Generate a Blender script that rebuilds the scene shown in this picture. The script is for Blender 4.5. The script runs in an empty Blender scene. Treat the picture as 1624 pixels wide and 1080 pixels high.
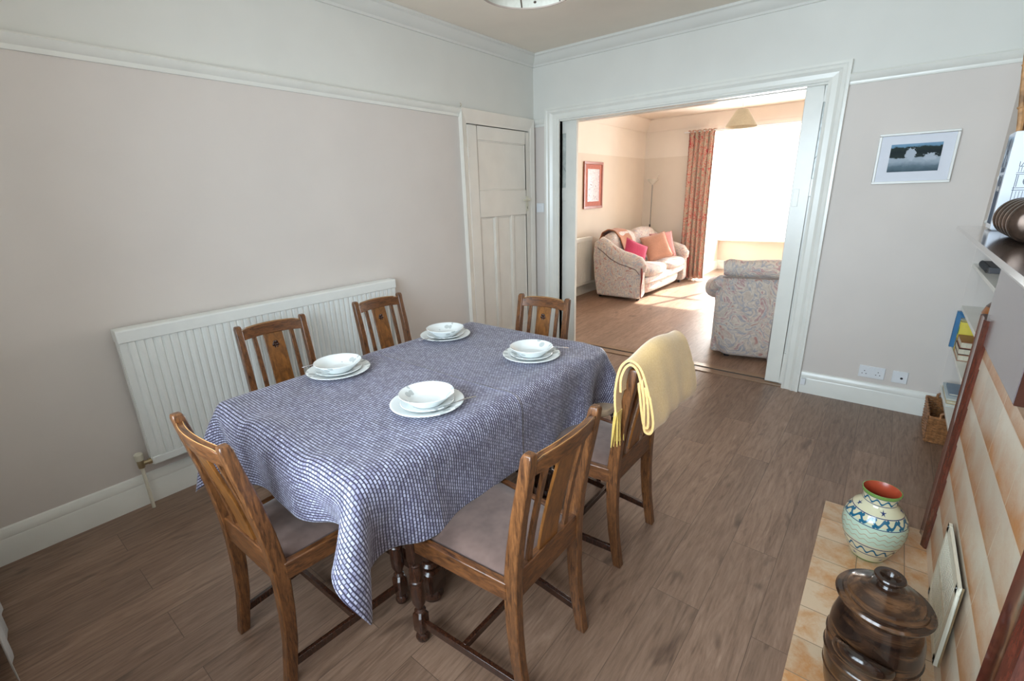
import bpy, bmesh, math, random
import numpy as np
from mathutils import Vector, Matrix, Euler
random.seed(7); np.random.seed(7)
PI = math.pi
S = bpy.context.scene
COL = S.collection
V = Vector

# ------------------------------------------------------------------ camera
cam_d = bpy.data.cameras.new('camera'); cam = bpy.data.objects.new('camera', cam_d); COL.objects.link(cam)
cam_d.sensor_width = 36.0; cam_d.lens = 737.66 / 1624 * 36.0; cam_d.clip_start = 0.02; cam_d.clip_end = 200
yaw, pit, rol = math.radians(-39.0692), math.radians(17.3934), math.radians(-1.69606)
fw = V((math.cos(pit)*math.sin(yaw), math.cos(pit)*math.cos(yaw), -math.sin(pit)))
rt = V((math.cos(yaw), -math.sin(yaw), 0)); up = rt.cross(fw)
r2 = math.cos(rol)*rt + math.sin(rol)*up; u2 = -math.sin(rol)*rt + math.cos(rol)*up
Mc = Matrix((r2, u2, -fw)).transposed().to_4x4(); Mc.translation = V((2.82255, -3.89741, 1.48806))
cam.matrix_world = Mc
S.camera = cam

# ------------------------------------------------------------------ light
S.view_settings.view_transform = 'Standard'; S.view_settings.look = 'None'
S.view_settings.gamma = 1.0; S.view_settings.exposure = 0.0; S.view_settings.use_curve_mapping = False
W = bpy.data.worlds.new('daylight'); S.world = W; W.use_nodes = True
wn = W.node_tree.nodes; wn['Background'].inputs[0].default_value = (0.86, 0.94, 1.0, 1); wn['Background'].inputs[1].default_value = 3.4

sun_d = bpy.data.lights.new('sun', 'SUN'); sun = bpy.data.objects.new('sun', sun_d); COL.objects.link(sun)
sun_d.energy = 26.0; sun_d.angle = math.radians(0.8); sun_d.color = (1.0, 0.93, 0.82)
sun.rotation_euler = V((-0.95, -3.2, -1.95)).to_track_quat('-Z', 'Y').to_euler()

def area(name, loc, direction, sx, sy, energy, color):
    d = bpy.data.lights.new(name, 'AREA'); d.shape = 'RECTANGLE'; d.size = sx; d.size_y = sy; d.energy = energy; d.color = color
    o = bpy.data.objects.new(name, d); COL.objects.link(o); o.location = loc
    o.rotation_euler = V(direction).to_track_quat('-Z', 'Z').to_euler(); return o
area('dining_window_daylight', (2.05, -4.52, 1.60), (0, 1, -0.10), 1.7, 1.5, 65, (0.70, 0.865, 1.0)).data.spread = math.radians(128)
area('bay_window_daylight', (1.45, 5.80, 1.40), (0, -1, -0.1), 2.2, 1.6, 275, (0.96, 0.98, 1.0))

# ------------------------------------------------------------------ helpers
def tag(o, label=None, cat=None, group=None, kind=None):
    if label: o['label'] = label
    if cat: o['category'] = cat
    if group: o['group'] = group
    if kind: o['kind'] = kind
    return o

def empty(name, loc=(0,0,0), rz=0.0, label=None, cat=None, group=None):
    o = bpy.data.objects.new(name, None); COL.objects.link(o); o.location = loc; o.rotation_euler = (0,0,rz)
    o.empty_display_size = 0.05
    return tag(o, label, cat, group)

def copy_tree(o, parent=None):
    c = o.copy(); COL.objects.link(c); c.parent = parent
    for ch in [x for x in bpy.data.objects if x.parent == o and x is not c]:
        copy_tree(ch, c)
    return c

class MB:
    """collects shapes into one mesh"""
    def __init__(s): s.bm = bmesh.new()
    def box(s, lo, hi, rot=None, piv=None):
        lo, hi = V(lo), V(hi)
        vs = []
        for x in (lo.x, hi.x):
            for y in (lo.y, hi.y):
                for z in (lo.z, hi.z):
                    p = V((x,y,z))
                    if rot is not None:
                        c = V(piv) if piv is not None else (lo+hi)/2
                        p = c + rot @ (p-c)
                    vs.append(s.bm.verts.new(p))
        for f in ((0,1,3,2),(4,6,7,5),(0,4,5,1),(2,3,7,6),(0,2,6,4),(1,5,7,3)):
            s.bm.faces.new([vs[i] for i in f])
        return s
    def loft(s, rings, caps=True, closed=True):
        R = [[s.bm.verts.new(V(p)) for p in r] for r in rings]
        n = len(R[0])
        for a, b in zip(R, R[1:]):
            for i in range(n if closed else n-1):
                j = (i+1) % n
                s.bm.faces.new((a[i], a[j], b[j], b[i]))
        if caps and closed:
            s.bm.faces.new(list(reversed(R[0]))); s.bm.faces.new(R[-1])
        return R
    def lathe(s, prof, n=32, c=(0,0,0), axis='z', caps=True):
        rings = []
        for r, h in prof:
            ring = []
            for i in range(n):
                a = 2*PI*i/n; x, y = max(r, 1e-4)*math.cos(a), max(r, 1e-4)*math.sin(a)
                p = {'z': (x, y, h), 'x': (h, x, y), 'y': (y, h, x)}[axis]
                ring.append(V(p)+V(c))
            rings.append(ring)
        s.loft(rings, caps); return s
    def tube(s, pts, rad, n=8, caps=True, sq=None):
        pts = [V(p) for p in pts]; m = len(pts)
        rr = rad if isinstance(rad, (list, tuple)) else [rad]*m
        rings = []; prev = None
        for i in range(m):
            t = (pts[min(i+1, m-1)] - pts[max(i-1, 0)]).normalized()
            if prev is None:
                a = V((0,0,1)) if abs(t.z) < 0.9 else V((0,1,0))
                u = (a - a.dot(t)*t).normalized()
            else:
                u = (prev - prev.dot(t)*t).normalized()
            prev = u; w = t.cross(u)
            rings.append([pts[i] + (math.cos(2*PI*k/n)*u*(sq or 1.0) + math.sin(2*PI*k/n)*w)*rr[i] for k in range(n)])
        s.loft(rings, caps); return s
    def prism(s, poly, axis, a, b):
        """poly in the two other axes (in order x,y,z without axis), extruded along axis from a to b"""
        def mk(p, h):
            return {'x': (h, p[0], p[1]), 'y': (p[0], h, p[1]), 'z': (p[0], p[1], h)}[axis]
        s.loft([[mk(p, a) for p in poly], [mk(p, b) for p in poly]]); return s
    def grid(s, f, nu, nv, closed_u=False):
        P = [[s.bm.verts.new(V(f(i/nu, j/nv))) for j in range(nv+1)] for i in range(nu+1)]
        for i in range(nu):
            for j in range(nv):
                s.bm.faces.new((P[i][j], P[i+1][j], P[i+1][j+1], P[i][j+1]))
        return s
    def sphere(s, c, r, sc=(1,1,1), n=16):
        c = V(c)
        prof = [(math.sin(PI*k/n)*r, -math.cos(PI*k/n)*r) for k in range(n+1)]
        rings = [[V((c.x+sc[0]*max(q,1e-4)*math.cos(2*PI*i/(2*n)), c.y+sc[1]*max(q,1e-4)*math.sin(2*PI*i/(2*n)), c.z+sc[2]*h)) for i in range(2*n)] for q, h in prof]
        s.loft(rings); return s
    def build(s, name, mat, parent=None, bevel=0.0, seg=2, subsurf=0, smooth=True, ang=38, solid=0.0, merge=True, loc=None):
        bm = s.bm
        if merge: bmesh.ops.remove_doubles(bm, verts=bm.verts, dist=1e-5)
        bmesh.ops.recalc_face_normals(bm, faces=bm.faces)
        if smooth:
            for f in bm.faces: f.smooth = True
            for e in bm.edges:
                if len(e.link_faces) == 2 and e.calc_face_angle(0) > math.radians(ang): e.smooth = False
        me = bpy.data.meshes.new(name); bm.to_mesh(me); bm.free()
        o = bpy.data.objects.new(name, me); COL.objects.link(o)
        if mat: me.materials.append(mat)
        if parent is not None: o.parent = parent
        if loc is not None: o.location = loc
        if solid:
            m = o.modifiers.new('solid', 'SOLIDIFY'); m.thickness = solid; m.offset = 0
        if bevel:
            m = o.modifiers.new('bevel', 'BEVEL'); m.width = bevel; m.segments = seg; m.limit_method = 'ANGLE'; m.angle_limit = math.radians(40)
            m.harden_normals = False
        if subsurf:
            m = o.modifiers.new('sub', 'SUBSURF'); m.levels = subsurf; m.render_levels = subsurf
        return o

def sbox(name, lo, hi, mat, parent=None, bevel=0.0, **k):
    return MB().box(lo, hi).build(name, mat, parent, bevel=bevel, **k)

# ------------------------------------------------------------------ materials
class NT:
    def __init__(s, name):
        s.m = bpy.data.materials.new(name); s.m.use_nodes = True; s.t = s.m.node_tree; s.N = s.t.nodes; s.b = s.N['Principled BSDF']
    def n(s, typ, **k):
        o = s.N.new(typ)
        for a, v in k.items():
            if a.startswith('i_'):
                o.inputs[a[2:].replace('_', ' ')].default_value = v
            else: setattr(o, a, v)
        return o
    def l(s, a, b): s.t.links.new(a, b)
    def coord(s, kind='Object', scale=(1,1,1), rot=(0,0,0)):
        tc = s.n('ShaderNodeTexCoord'); mp = s.n('ShaderNodeMapping')
        mp.inputs['Scale'].default_value = scale; mp.inputs['Rotation'].default_value = rot
        s.l(tc.outputs[kind], mp.inputs[0]); return mp.outputs[0]
    def noise(s, co, scale, detail=4, rough=0.5, dist=0.0):
        o = s.n('ShaderNodeTexNoise'); o.inputs['Scale'].default_value = scale; o.inputs['Detail'].default_value = detail
        o.inputs['Roughness'].default_value = rough; o.inputs['Distortion'].default_value = dist
        if co is not None: s.l(co, o.inputs['Vector'])
        return o.outputs['Fac']
    def ramp(s, fac, stops, interp='LINEAR'):
        r = s.n('ShaderNodeValToRGB'); r.color_ramp.interpolation = interp
        e = r.color_ramp.elements
        while len(e) < len(stops): e.new(0.5)
        for k, (p, c) in enumerate(stops):
            e[k].position = p; e[k].color = (*c, 1) if len(c) == 3 else c
        s.l(fac, r.inputs[0]); return r.outputs[0]
    def mix(s, a, b, fac, typ='MIX'):
        o = s.n('ShaderNodeMix', data_type='RGBA', blend_type=typ)
        for sock, v in ((o.inputs[6], a), (o.inputs[7], b), (o.inputs[0], fac)):
            if isinstance(v, (tuple, list)): sock.default_value = (*v, 1) if len(v) == 3 else v
            elif isinstance(v, (int, float)): sock.default_value = v
            else: s.l(v, sock)
        return o.outputs[2]
    def math(s, op, a, b=None):
        o = s.n('ShaderNodeMath', operation=op)
        for i, v in enumerate((a, b)):
            if v is None: continue
            if isinstance(v, (int, float)): o.inputs[i].default_value = v
            else: s.l(v, o.inputs[i])
        return o.outputs[0]
    def base(s, c):
        if isinstance(c, (tuple, list)): s.b.inputs['Base Color'].default_value = (*c, 1)
        else: s.l(c, s.b.inputs['Base Color'])
    def set(s, **k):
        for a, v in k.items():
            i = s.b.inputs[a.replace('_', ' ')]
            if isinstance(v, (int, float, tuple)): i.default_value = v
            else: s.l(v, i)
        return s
    def bump(s, h, strength=0.3, dist=0.01):
        o = s.n('ShaderNodeBump'); o.inputs['Strength'].default_value = strength; o.inputs['Distance'].default_value = dist
        s.l(h, o.inputs['Height']); s.l(o.outputs[0], s.b.inputs['Normal'])

def plain(name, c, rough=0.5, metal=0.0, var=0.06, scale=20, bump=0.0, spec=None, coat=0.0):
    m = NT(name); co = m.coord()
    f = m.noise(co, scale, 3)
    c2 = tuple(max(0, x*(1-var*2)) for x in c); c3 = tuple(min(1, x*(1+var)) for x in c)
    m.base(m.ramp(f, [(0.3, c2), (0.7, c3)])); m.set(Roughness=rough, Metallic=metal)
    if spec is not None: m.b.inputs['Specular IOR Level'].default_value = spec
    if coat: m.b.inputs['Coat Weight'].default_value = coat; m.b.inputs['Coat Roughness'].default_value = 0.1
    if bump: m.bump(f, bump, 0.003)
    return m.m

M = {}
M['wall'] = plain('wall_paint_beige', (0.71, 0.65, 0.60), 0.75, var=0.015, scale=3)
M['wall_white'] = plain('wall_paint_white', (0.76, 0.75, 0.70), 0.8, var=0.015, scale=3)
M['ceiling'] = plain('ceiling_paint', (0.90, 0.82, 0.71), 0.85, var=0.015, scale=3)
M['gloss'] = plain('gloss_white_paint', (0.82, 0.815, 0.755), 0.25, var=0.02, scale=6, bump=0.05)
M['door'] = plain('gloss_cream_door_paint', (0.84, 0.80, 0.725), 0.25, var=0.02, scale=6, bump=0.05)
M['lounge_wall'] = plain('lounge_paint_cream', (0.755, 0.675, 0.575), 0.8, var=0.015, scale=3)
M['lounge_white'] = plain('lounge_paint_pale', (0.85, 0.78, 0.69), 0.8, var=0.015, scale=3)
M['radiator'] = plain('radiator_enamel', (0.80, 0.815, 0.78), 0.3, var=0.01)
M['white_plastic'] = plain('white_plastic', (0.80, 0.82, 0.84), 0.35, var=0.01)
M['steel'] = plain('cutlery_steel', (0.62, 0.62, 0.64), 0.18, metal=1.0, var=0.03)
M['brass'] = plain('aged_brass', (0.45, 0.36, 0.22), 0.35, metal=0.8, var=0.05)
M['cream_plastic'] = plain('cream_plastic', (0.72, 0.68, 0.55), 0.4, var=0.02)
M['black'] = plain('black_plastic', (0.02, 0.02, 0.022), 0.4, var=0.05)
M['glass_pin'] = plain('clear_pin', (0.75, 0.75, 0.72), 0.1, var=0.02)

def wood(name, c1, c2, grain=(8, 8, 1.2), scale=14, rough=0.32, coat=0.3, rot=(0,0,0)):
    m = NT(name); co = m.coord('Object', grain, rot)
    a = m.noise(co, scale, 6, 0.6, 0.8); b = m.noise(co, scale*4, 3, 0.6)
    f = m.math('ADD', m.math('MULTIPLY', a, 0.75), m.math('MULTIPLY', b, 0.25))
    mid = tuple((x+y)/2 for x, y in zip(c1, c2))
    m.base(m.ramp(f, [(0.34, c1), (0.5, mid), (0.66, c2)])); m.set(Roughness=rough)
    m.b.inputs['Coat Weight'].default_value = coat; m.b.inputs['Coat Roughness'].default_value = 0.15
    m.bump(f, 0.12, 0.001)
    return m.m
M['oak'] = wood('chair_oak', (0.036, 0.013, 0.006), (0.25, 0.098, 0.032))
M['oak_x'] = wood('chair_oak_rail', (0.036, 0.013, 0.006), (0.24, 0.090, 0.028), grain=(1.2, 8, 8))
M['oak_dark'] = wood('dark_turned_oak', (0.016, 0.006, 0.004), (0.070, 0.024, 0.011), rough=0.25)
M['oak_side'] = wood('chair_oak_side_rail', (0.036, 0.013, 0.006), (0.22, 0.082, 0.026), grain=(8, 1.2, 8))
M['splat'] = wood('chair_splat_veneer', (0.09, 0.032, 0.008), (0.33, 0.125, 0.026), grain=(6, 6, 1.5), scale=6)
M['inlay'] = plain('pale_inlay_line', (0.50, 0.26, 0.09), 0.4)
M['mahogany'] = wood('mahogany_surround', (0.055, 0.013, 0.008), (0.15, 0.035, 0.020), rough=0.16, coat=0.8)
M['mantel'] = wood('polished_mantel_wood', (0.075, 0.05, 0.04), (0.14, 0.10, 0.08), grain=(8, 1, 8), rough=0.10, coat=1.0)
M['frieze'] = wood('glossy_frieze_wood', (0.20, 0.16, 0.17), (0.27, 0.22, 0.23), grain=(8, 1, 8), rough=0.2, coat=0.6)
M['redwood'] = plain('red_show_wood', (0.22, 0.025, 0.02), 0.25)

# floor planks, running along y
m = NT('oak_vinyl_planks')
co = m.coord('Object', (1,1,1), (0, 0, PI/2))
br = m.n('ShaderNodeTexBrick'); br.offset = 0.37; br.offset_frequency = 2; br.squash = 1.0
for k, v in (('Scale', 1.0), ('Brick Width', 1.22), ('Row Height', 0.178), ('Mortar Size', 0.0011), ('Mortar Smooth', 0.2), ('Bias', 0.0)): br.inputs[k].default_value = v
br.inputs['Color1'].default_value = (0,0,0,1); br.inputs['Color2'].default_value = (1,1,1,1); br.inputs['Mortar'].default_value = (0.3,0.3,0.3,1)
m.l(co, br.inputs['Vector'])
plank = br.outputs['Color']
# offset grain per plank
tc = m.n('ShaderNodeTexCoord'); va = m.n('ShaderNodeVectorMath', operation='MULTIPLY_ADD')
m.l(plank, va.inputs[0]); va.inputs[1].default_value = (13.0, 7.0, 5.0); m.l(tc.outputs['Object'], va.inputs[2])
mp = m.n('ShaderNodeMapping'); mp.inputs['Scale'].default_value = (9, 0.9, 1); m.l(va.outputs[0], mp.inputs[0])
g1 = m.noise(mp.outputs[0], 3.2, 8, 0.62, 1.6); g2 = m.noise(mp.outputs[0], 14, 4, 0.6, 0.4)
mp2 = m.n('ShaderNodeMapping'); mp2.inputs['Scale'].default_value = (3.2, 1.1, 1); m.l(va.outputs[0], mp2.inputs[0])
kn = m.noise(mp2.outputs[0], 3.1, 2, 0.5, 0.6)
f = m.math('ADD', m.math('MULTIPLY', g1, 0.65), m.math('MULTIPLY', g2, 0.35))
c = m.ramp(f, [(0.32, (0.135, 0.078, 0.050)), (0.47, (0.245, 0.150, 0.100)), (0.60, (0.315, 0.202, 0.140)), (0.72, (0.40, 0.28, 0.20))])
pv = m.ramp(plank, [(0.0, (0.78, 0.76, 0.74)), (1.0, (1.12, 1.10, 1.08))])
c = m.mix(c, pv, 1.0, 'MULTIPLY')
kd = m.ramp(kn, [(0.24, (0.35, 0.30, 0.27)), (0.34, (1, 1, 1))])
c = m.mix(c, kd, 0.75, 'MULTIPLY')
sd = m.ramp(br.outputs['Fac'], [(0.0, (1, 1, 1)), (1.0, (0.45, 0.42, 0.40))])
c = m.mix(c, sd, 1.0, 'MULTIPLY')
m.base(c); m.set(Roughness=m.ramp(f, [(0.3, (0.46,)*3), (0.7, (0.38,)*3)]))
m.b.inputs['Specular IOR Level'].default_value = 0.75
m.bump(f, 0.12, 0.002)
M['floor'] = m.m

# tablecloth weave
m = NT('printed_dash_cotton')
uv = m.n('ShaderNodeUVMap'); uv.uv_map = 'UVMap'
nz = m.n('ShaderNodeTexNoise'); nz.inputs['Scale'].default_value = 60; nz.inputs['Detail'].default_value = 2; m.l(uv.outputs[0], nz.inputs['Vector'])
vm = m.n('ShaderNodeVectorMath', operation='MULTIPLY_ADD'); m.l(nz.outputs['Color'], vm.inputs[0]); vm.inputs[1].default_value = (0.004, 0.004, 0); m.l(uv.outputs[0], vm.inputs[2])
br = m.n('ShaderNodeTexBrick'); br.offset = 0.5; br.offset_frequency = 2
for k, v in (('Scale', 1.0), ('Brick Width', 0.0260), ('Row Height', 0.0105), ('Mortar Size', 0.0030), ('Mortar Smooth', 0.55), ('Bias', 0.0)): br.inputs[k].default_value = v
br.inputs['Color1'].default_value = (0.52, 0.53, 0.66, 1); br.inputs['Color2'].default_value = (0.25, 0.24, 0.34, 1); br.inputs['Mortar'].default_value = (0.026, 0.020, 0.045, 1)
vs2 = m.n('ShaderNodeVectorMath', operation='MULTIPLY'); m.l(vm.outputs[0], vs2.inputs[0]); vs2.inputs[1].default_value = (1.9, 1, 1); m.l(vs2.outputs[0], br.inputs['Vector'])
fn = m.noise(uv.outputs[0], 9, 3)
cc = m.mix(br.outputs['Color'], m.ramp(fn, [(0.3, (0.82, 0.80, 0.80)), (0.7, (1.05, 1.05, 1.08))]), 1.0, 'MULTIPLY')
m.base(cc); m.set(Roughness=0.55); m.b.inputs['Sheen Weight'].default_value = 0.15
# packing creases
sx = m.n('ShaderNodeSeparateXYZ'); m.l(uv.outputs[0], sx.inputs[0])
h = None
for y0, wdt in ((-2.62, 0.012), (-3.07, 0.009), (-2.16, 0.009)):
    d = m.math('ABSOLUTE', m.math('SUBTRACT', sx.outputs[1], y0)); k = m.math('SUBTRACT', 1.0, m.math('MINIMUM', m.math('DIVIDE', d, wdt), 1.0))
    h = k if h is None else m.math('MAXIMUM', h, m.math('MULTIPLY', k, 0.35))
d = m.math('ABSOLUTE', m.math('SUBTRACT', sx.outputs[0], 1.33)); k = m.math('SUBTRACT', 1.0, m.math('MINIMUM', m.math('DIVIDE', d, 0.005), 1.0))
h = m.math('MAXIMUM', h, m.math('MULTIPLY', k, 0.4))
m.bump(m.math('ADD', h, m.math('MULTIPLY', m.noise(uv.outputs[0], 7, 3), 0.8)), 0.7, 0.006)
M['cloth'] = m.m

def fabric(name, c1, c2, scale=120, rough=0.9, bump=0.4, sheen=0.3):
    m = NT(name); co = m.coord(); f = m.noise(co, scale, 3, 0.7); g = m.noise(co, 5, 3)
    m.base(m.mix(m.ramp(f, [(0.3, c1), (0.7, c2)]), m.ramp(g, [(0.3, (0.86,)*3), (0.7, (1.06,)*3)]), 1.0, 'MULTIPLY'))
    m.set(Roughness=rough); m.b.inputs['Sheen Weight'].default_value = sheen; m.bump(f, bump, 0.002)
    return m.m
M['suede'] = fabric('brown_suede', (0.10, 0.060, 0.048), (0.175, 0.110, 0.090), 9, sheen=0.25)
M['stool'] = fabric('tan_seat_cover', (0.33, 0.22, 0.13), (0.42, 0.29, 0.18), 30)
M['throw'] = fabric('yellow_wool', (0.78, 0.48, 0.16), (0.88, 0.60, 0.25), 160, sheen=0.5)
M['fringe'] = fabric('yellow_fringe', (0.68, 0.45, 0.08), (0.80, 0.58, 0.16), 160)
M['rust'] = fabric('rust_wool', (0.36, 0.13, 0.055), (0.45, 0.18, 0.08), 120)
M['pink'] = fabric('magenta_fabric', (0.50, 0.03, 0.10), (0.62, 0.06, 0.15), 90)
M['peach'] = fabric('peach_fabric', (0.50, 0.25, 0.17), (0.60, 0.32, 0.22), 90)
M['rose'] = fabric('rose_fabric', (0.55, 0.22, 0.22), (0.65, 0.30, 0.28), 90)
M['white_curtain'] = fabric('white_curtain_cloth', (0.68, 0.68, 0.64), (0.76, 0.76, 0.72), 60)
M['shade'] = fabric('cream_shade_cloth', (0.60, 0.52, 0.36), (0.66, 0.58, 0.42), 60)
M['shade2'] = fabric('pale_shade_cloth', (0.62, 0.60, 0.52), (0.70, 0.68, 0.60), 60)

def floral(name, stops, scale=3.5, dist=2.2, coord='Object', sc=(1,1,1), rough=0.85):
    m = NT(name); co = m.coord(coord, sc)
    n1 = m.n('ShaderNodeTexNoise'); n1.inputs['Scale'].default_value = scale; n1.inputs['Detail'].default_value = 3; m.l(co, n1.inputs['Vector'])
    vm = m.n('ShaderNodeVectorMath', operation='MULTIPLY_ADD'); m.l(n1.outputs['Color'], vm.inputs[0]); vm.inputs[1].default_value = (0.55, 0.55, 0.55); m.l(co, vm.inputs[2])
    f = m.noise(vm.outputs[0], scale*2.0, 2.5, 0.55, dist)
    c = m.ramp(f, stops, 'EASE')
    g = m.noise(co, 60, 2)
    m.base(m.mix(c, m.ramp(g, [(0.3, (0.88,)*3), (0.7, (1.06,)*3)]), 1.0, 'MULTIPLY')); m.set(Roughness=rough)
    m.b.inputs['Sheen Weight'].default_value = 0.2; m.bump(g, 0.3, 0.002)
    return m.m
bg = (0.60, 0.52, 0.45)
M['floral'] = floral('floral_swirl_upholstery', [(0.33, (0.50, 0.27, 0.24)), (0.385, bg), (0.44, (0.68, 0.61, 0.53)), (0.475, (0.40, 0.40, 0.45)), (0.505, bg), (0.55, (0.70, 0.62, 0.54)), (0.585, (0.50, 0.30, 0.30)), (0.62, (0.62, 0.55, 0.50)), (0.67, (0.42, 0.42, 0.45))], 2.4, 1.9)
M['curtain'] = floral('red_floral_curtain', [(0.34, (0.50, 0.08, 0.08)), (0.41, (0.62, 0.48, 0.36)), (0.46, (0.55, 0.11, 0.09)), (0.50, (0.66, 0.53, 0.40)), (0.55, (0.34, 0.33, 0.24)), (0.59, (0.64, 0.50, 0.38)), (0.65, (0.55, 0.12, 0.11))], 4.5, 1.8)

def tiles(name, w, h, mortar, axes, c1, c2, mc, stepped=False, off=(0,0)):
    m = NT(name); tc = m.n('ShaderNodeTexCoord'); sp = m.n('ShaderNodeSeparateXYZ'); m.l(tc.outputs['Object'], sp.inputs[0])
    cb = m.n('ShaderNodeCombineXYZ')
    m.l(m.math('ADD', sp.outputs[axes[0]], off[0]), cb.inputs[0]); m.l(m.math('ADD', sp.outputs[axes[1]], off[1]), cb.inputs[1])
    br = m.n('ShaderNodeTexBrick'); br.offset = 0.0
    for k, v in (('Scale', 1.0), ('Brick Width', w), ('Row Height', h), ('Mortar Size', mortar), ('Mortar Smooth', 0.1), ('Bias', 0.0)): br.inputs[k].default_value = v
    br.inputs['Color1'].default_value = (0,0,0,1); br.inputs['Color2'].default_value = (1,1,1,1); br.inputs['Mortar'].default_value = (0.5,0.5,0.5,1)
    m.l(cb.outputs[0], br.inputs['Vector'])
    n1 = m.noise(tc.outputs['Object'], 7, 4, 0.6, 0.5); n2 = m.noise(tc.outputs['Object'], 70, 4, 0.7, 1.0)
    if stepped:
        fr = m.math('FRACT', m.math('DIVIDE', m.math('ADD', sp.outputs[axes[1]], off[1]), h))  # glaze runs orange to cream up each course; ledge shading painted in too
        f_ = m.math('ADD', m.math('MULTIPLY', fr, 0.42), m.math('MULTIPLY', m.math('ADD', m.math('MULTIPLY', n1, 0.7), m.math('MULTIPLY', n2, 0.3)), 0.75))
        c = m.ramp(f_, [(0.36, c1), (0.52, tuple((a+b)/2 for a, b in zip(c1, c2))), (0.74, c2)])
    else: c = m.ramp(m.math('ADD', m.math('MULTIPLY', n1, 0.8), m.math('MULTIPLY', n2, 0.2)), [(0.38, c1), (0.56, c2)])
    c = m.mix(c, m.ramp(br.outputs['Color'], [(0, (0.90, 0.88, 0.86)), (1, (1.06, 1.05, 1.04))]), 1.0, 'MULTIPLY')
    c = m.mix(c, mc, br.outputs['Fac'])
    m.base(c); m.set(Roughness=0.3)
    hgt = m.math('ADD', m.math('MULTIPLY', br.outputs['Fac'], -1.0), m.math('MULTIPLY', n2, 0.5))
    m.bump(hgt, 0.5, 0.003)
    return m.m
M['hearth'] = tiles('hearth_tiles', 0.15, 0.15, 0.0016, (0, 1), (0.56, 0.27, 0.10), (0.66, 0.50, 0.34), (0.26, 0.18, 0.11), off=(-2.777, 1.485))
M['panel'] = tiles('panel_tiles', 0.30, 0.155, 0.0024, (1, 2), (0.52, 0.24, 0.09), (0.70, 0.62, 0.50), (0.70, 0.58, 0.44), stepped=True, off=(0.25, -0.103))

m = NT('wicker'); tc = m.n('ShaderNodeTexCoord')
M['wicker'] = plain('willow_wicker', (0.36, 0.16, 0.06), 0.5, var=0.25, scale=60, bump=0.3)
M['vase_in'] = plain('terracotta_glaze', (0.42, 0.07, 0.03), 0.3)

# glazed stoneware, banded
m = NT('brown_stoneware_glaze'); co = m.coord('Object', (1.2, 1.2, 7)); f = m.noise(co, 3.5, 5, 0.6, 1.2)
m.base(m.ramp(f, [(0.36, (0.014, 0.008, 0.006)), (0.5, (0.042, 0.020, 0.011)), (0.60, (0.13, 0.062, 0.028)), (0.66, (0.032, 0.016, 0.010))]))
m.set(Roughness=0.16); m.b.inputs['Coat Weight'].default_value = 0.2; m.bump(f, 0.25, 0.004)
M['stoneware'] = m.m
M['bronze'] = plain('dark_bronze_glaze', (0.085, 0.055, 0.040), 0.25, metal=0.6, var=0.2, scale=30)

# painted vase: bands by height
def banded(name, bands, base, extra=None):
    m = NT(name); tc = m.n('ShaderNodeTexCoord'); sp = m.n('ShaderNodeSeparateXYZ'); m.l(tc.outputs['Object'], sp.inputs[0])
    z = sp.outputs[2]; ang = m.math('ARCTAN2', sp.outputs[1], sp.outputs[0])
    c = base
    def band(z0, z1):
        return m.math('MULTIPLY', m.math('GREATER_THAN', z, z0), m.math('LESS_THAN', z, z1))
    for b in bands:
        typ, z0, z1, col = b[:4]
        if typ == 'solid': fac = band(z0, z1)
        elif typ == 'wave':
            n, wv = b[4], b[5]; zm = (z0+z1)/2
            s_ = m.math('MULTIPLY', m.math('SINE', m.math('MULTIPLY', ang, n)), (z1-z0)*0.30)
            d = m.math('ABSOLUTE', m.math('SUBTRACT', m.math('SUBTRACT', z, zm), s_)); fac = m.math('MULTIPLY', m.math('LESS_THAN', d, wv), band(z0, z1))
        elif typ == 'dots':
            n, rad = b[4], b[5]; zm = (z0+z1)/2
            fr = m.math('FRACT', m.math('MULTIPLY', m.math('ADD', ang, PI), n/(2*PI))); dx = m.math('MULTIPLY', m.math('ABSOLUTE', m.math('SUBTRACT', fr, 0.5)), 2*PI*0.1/n)
            dz = m.math('SUBTRACT', z, zm); d = m.math('SQRT', m.math('ADD', m.math('MULTIPLY', dx, dx), m.math('MULTIPLY', dz, dz))); fac = m.math('LESS_THAN', d, rad)
        c = m.mix(c, col, fac)
    m.base(c); m.set(Roughness=0.15); m.b.inputs['Coat Weight'].default_value = 0.5
    return m.m
teal = (0.02, 0.13, 0.22); navy = (0.02, 0.04, 0.14); grn = (0.16, 0.30, 0.07); crm = (0.66, 0.62, 0.42); pale = (0.52, 0.66, 0.52)
M['vase'] = banded('painted_majolica', [
    ('solid', 0.0, 0.010, grn), ('solid', 0.105, 0.195, pale), ('solid', 0.294, 0.31, grn),
    ('solid', 0.048, 0.052, navy), ('solid', 0.094, 0.098, navy), ('wave', 0.055, 0.091, teal, 16, 0.0055),
    ('solid', 0.186, 0.189, navy), ('solid', 0.225, 0.228, navy), ('wave', 0.189, 0.225, teal, 14, 0.0065), ('dots', 0.190, 0.200, teal, 14, 0.006), ('dots', 0.214, 0.224, teal, 14, 0.006),
    ('solid', 0.2605, 0.2635, navy), ('wave', 0.264, 0.292, teal, 11, 0.0045), ('solid', 0.2925, 0.2945, navy),
    ('wave', 0.118, 0.132, (0.45, 0.34, 0.22), 22, 0.0016), ('wave', 0.140, 0.154, (0.45, 0.34, 0.22), 22, 0.0016), ('wave', 0.162, 0.176, (0.45, 0.34, 0.22), 22, 0.0016)], crm)

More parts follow.
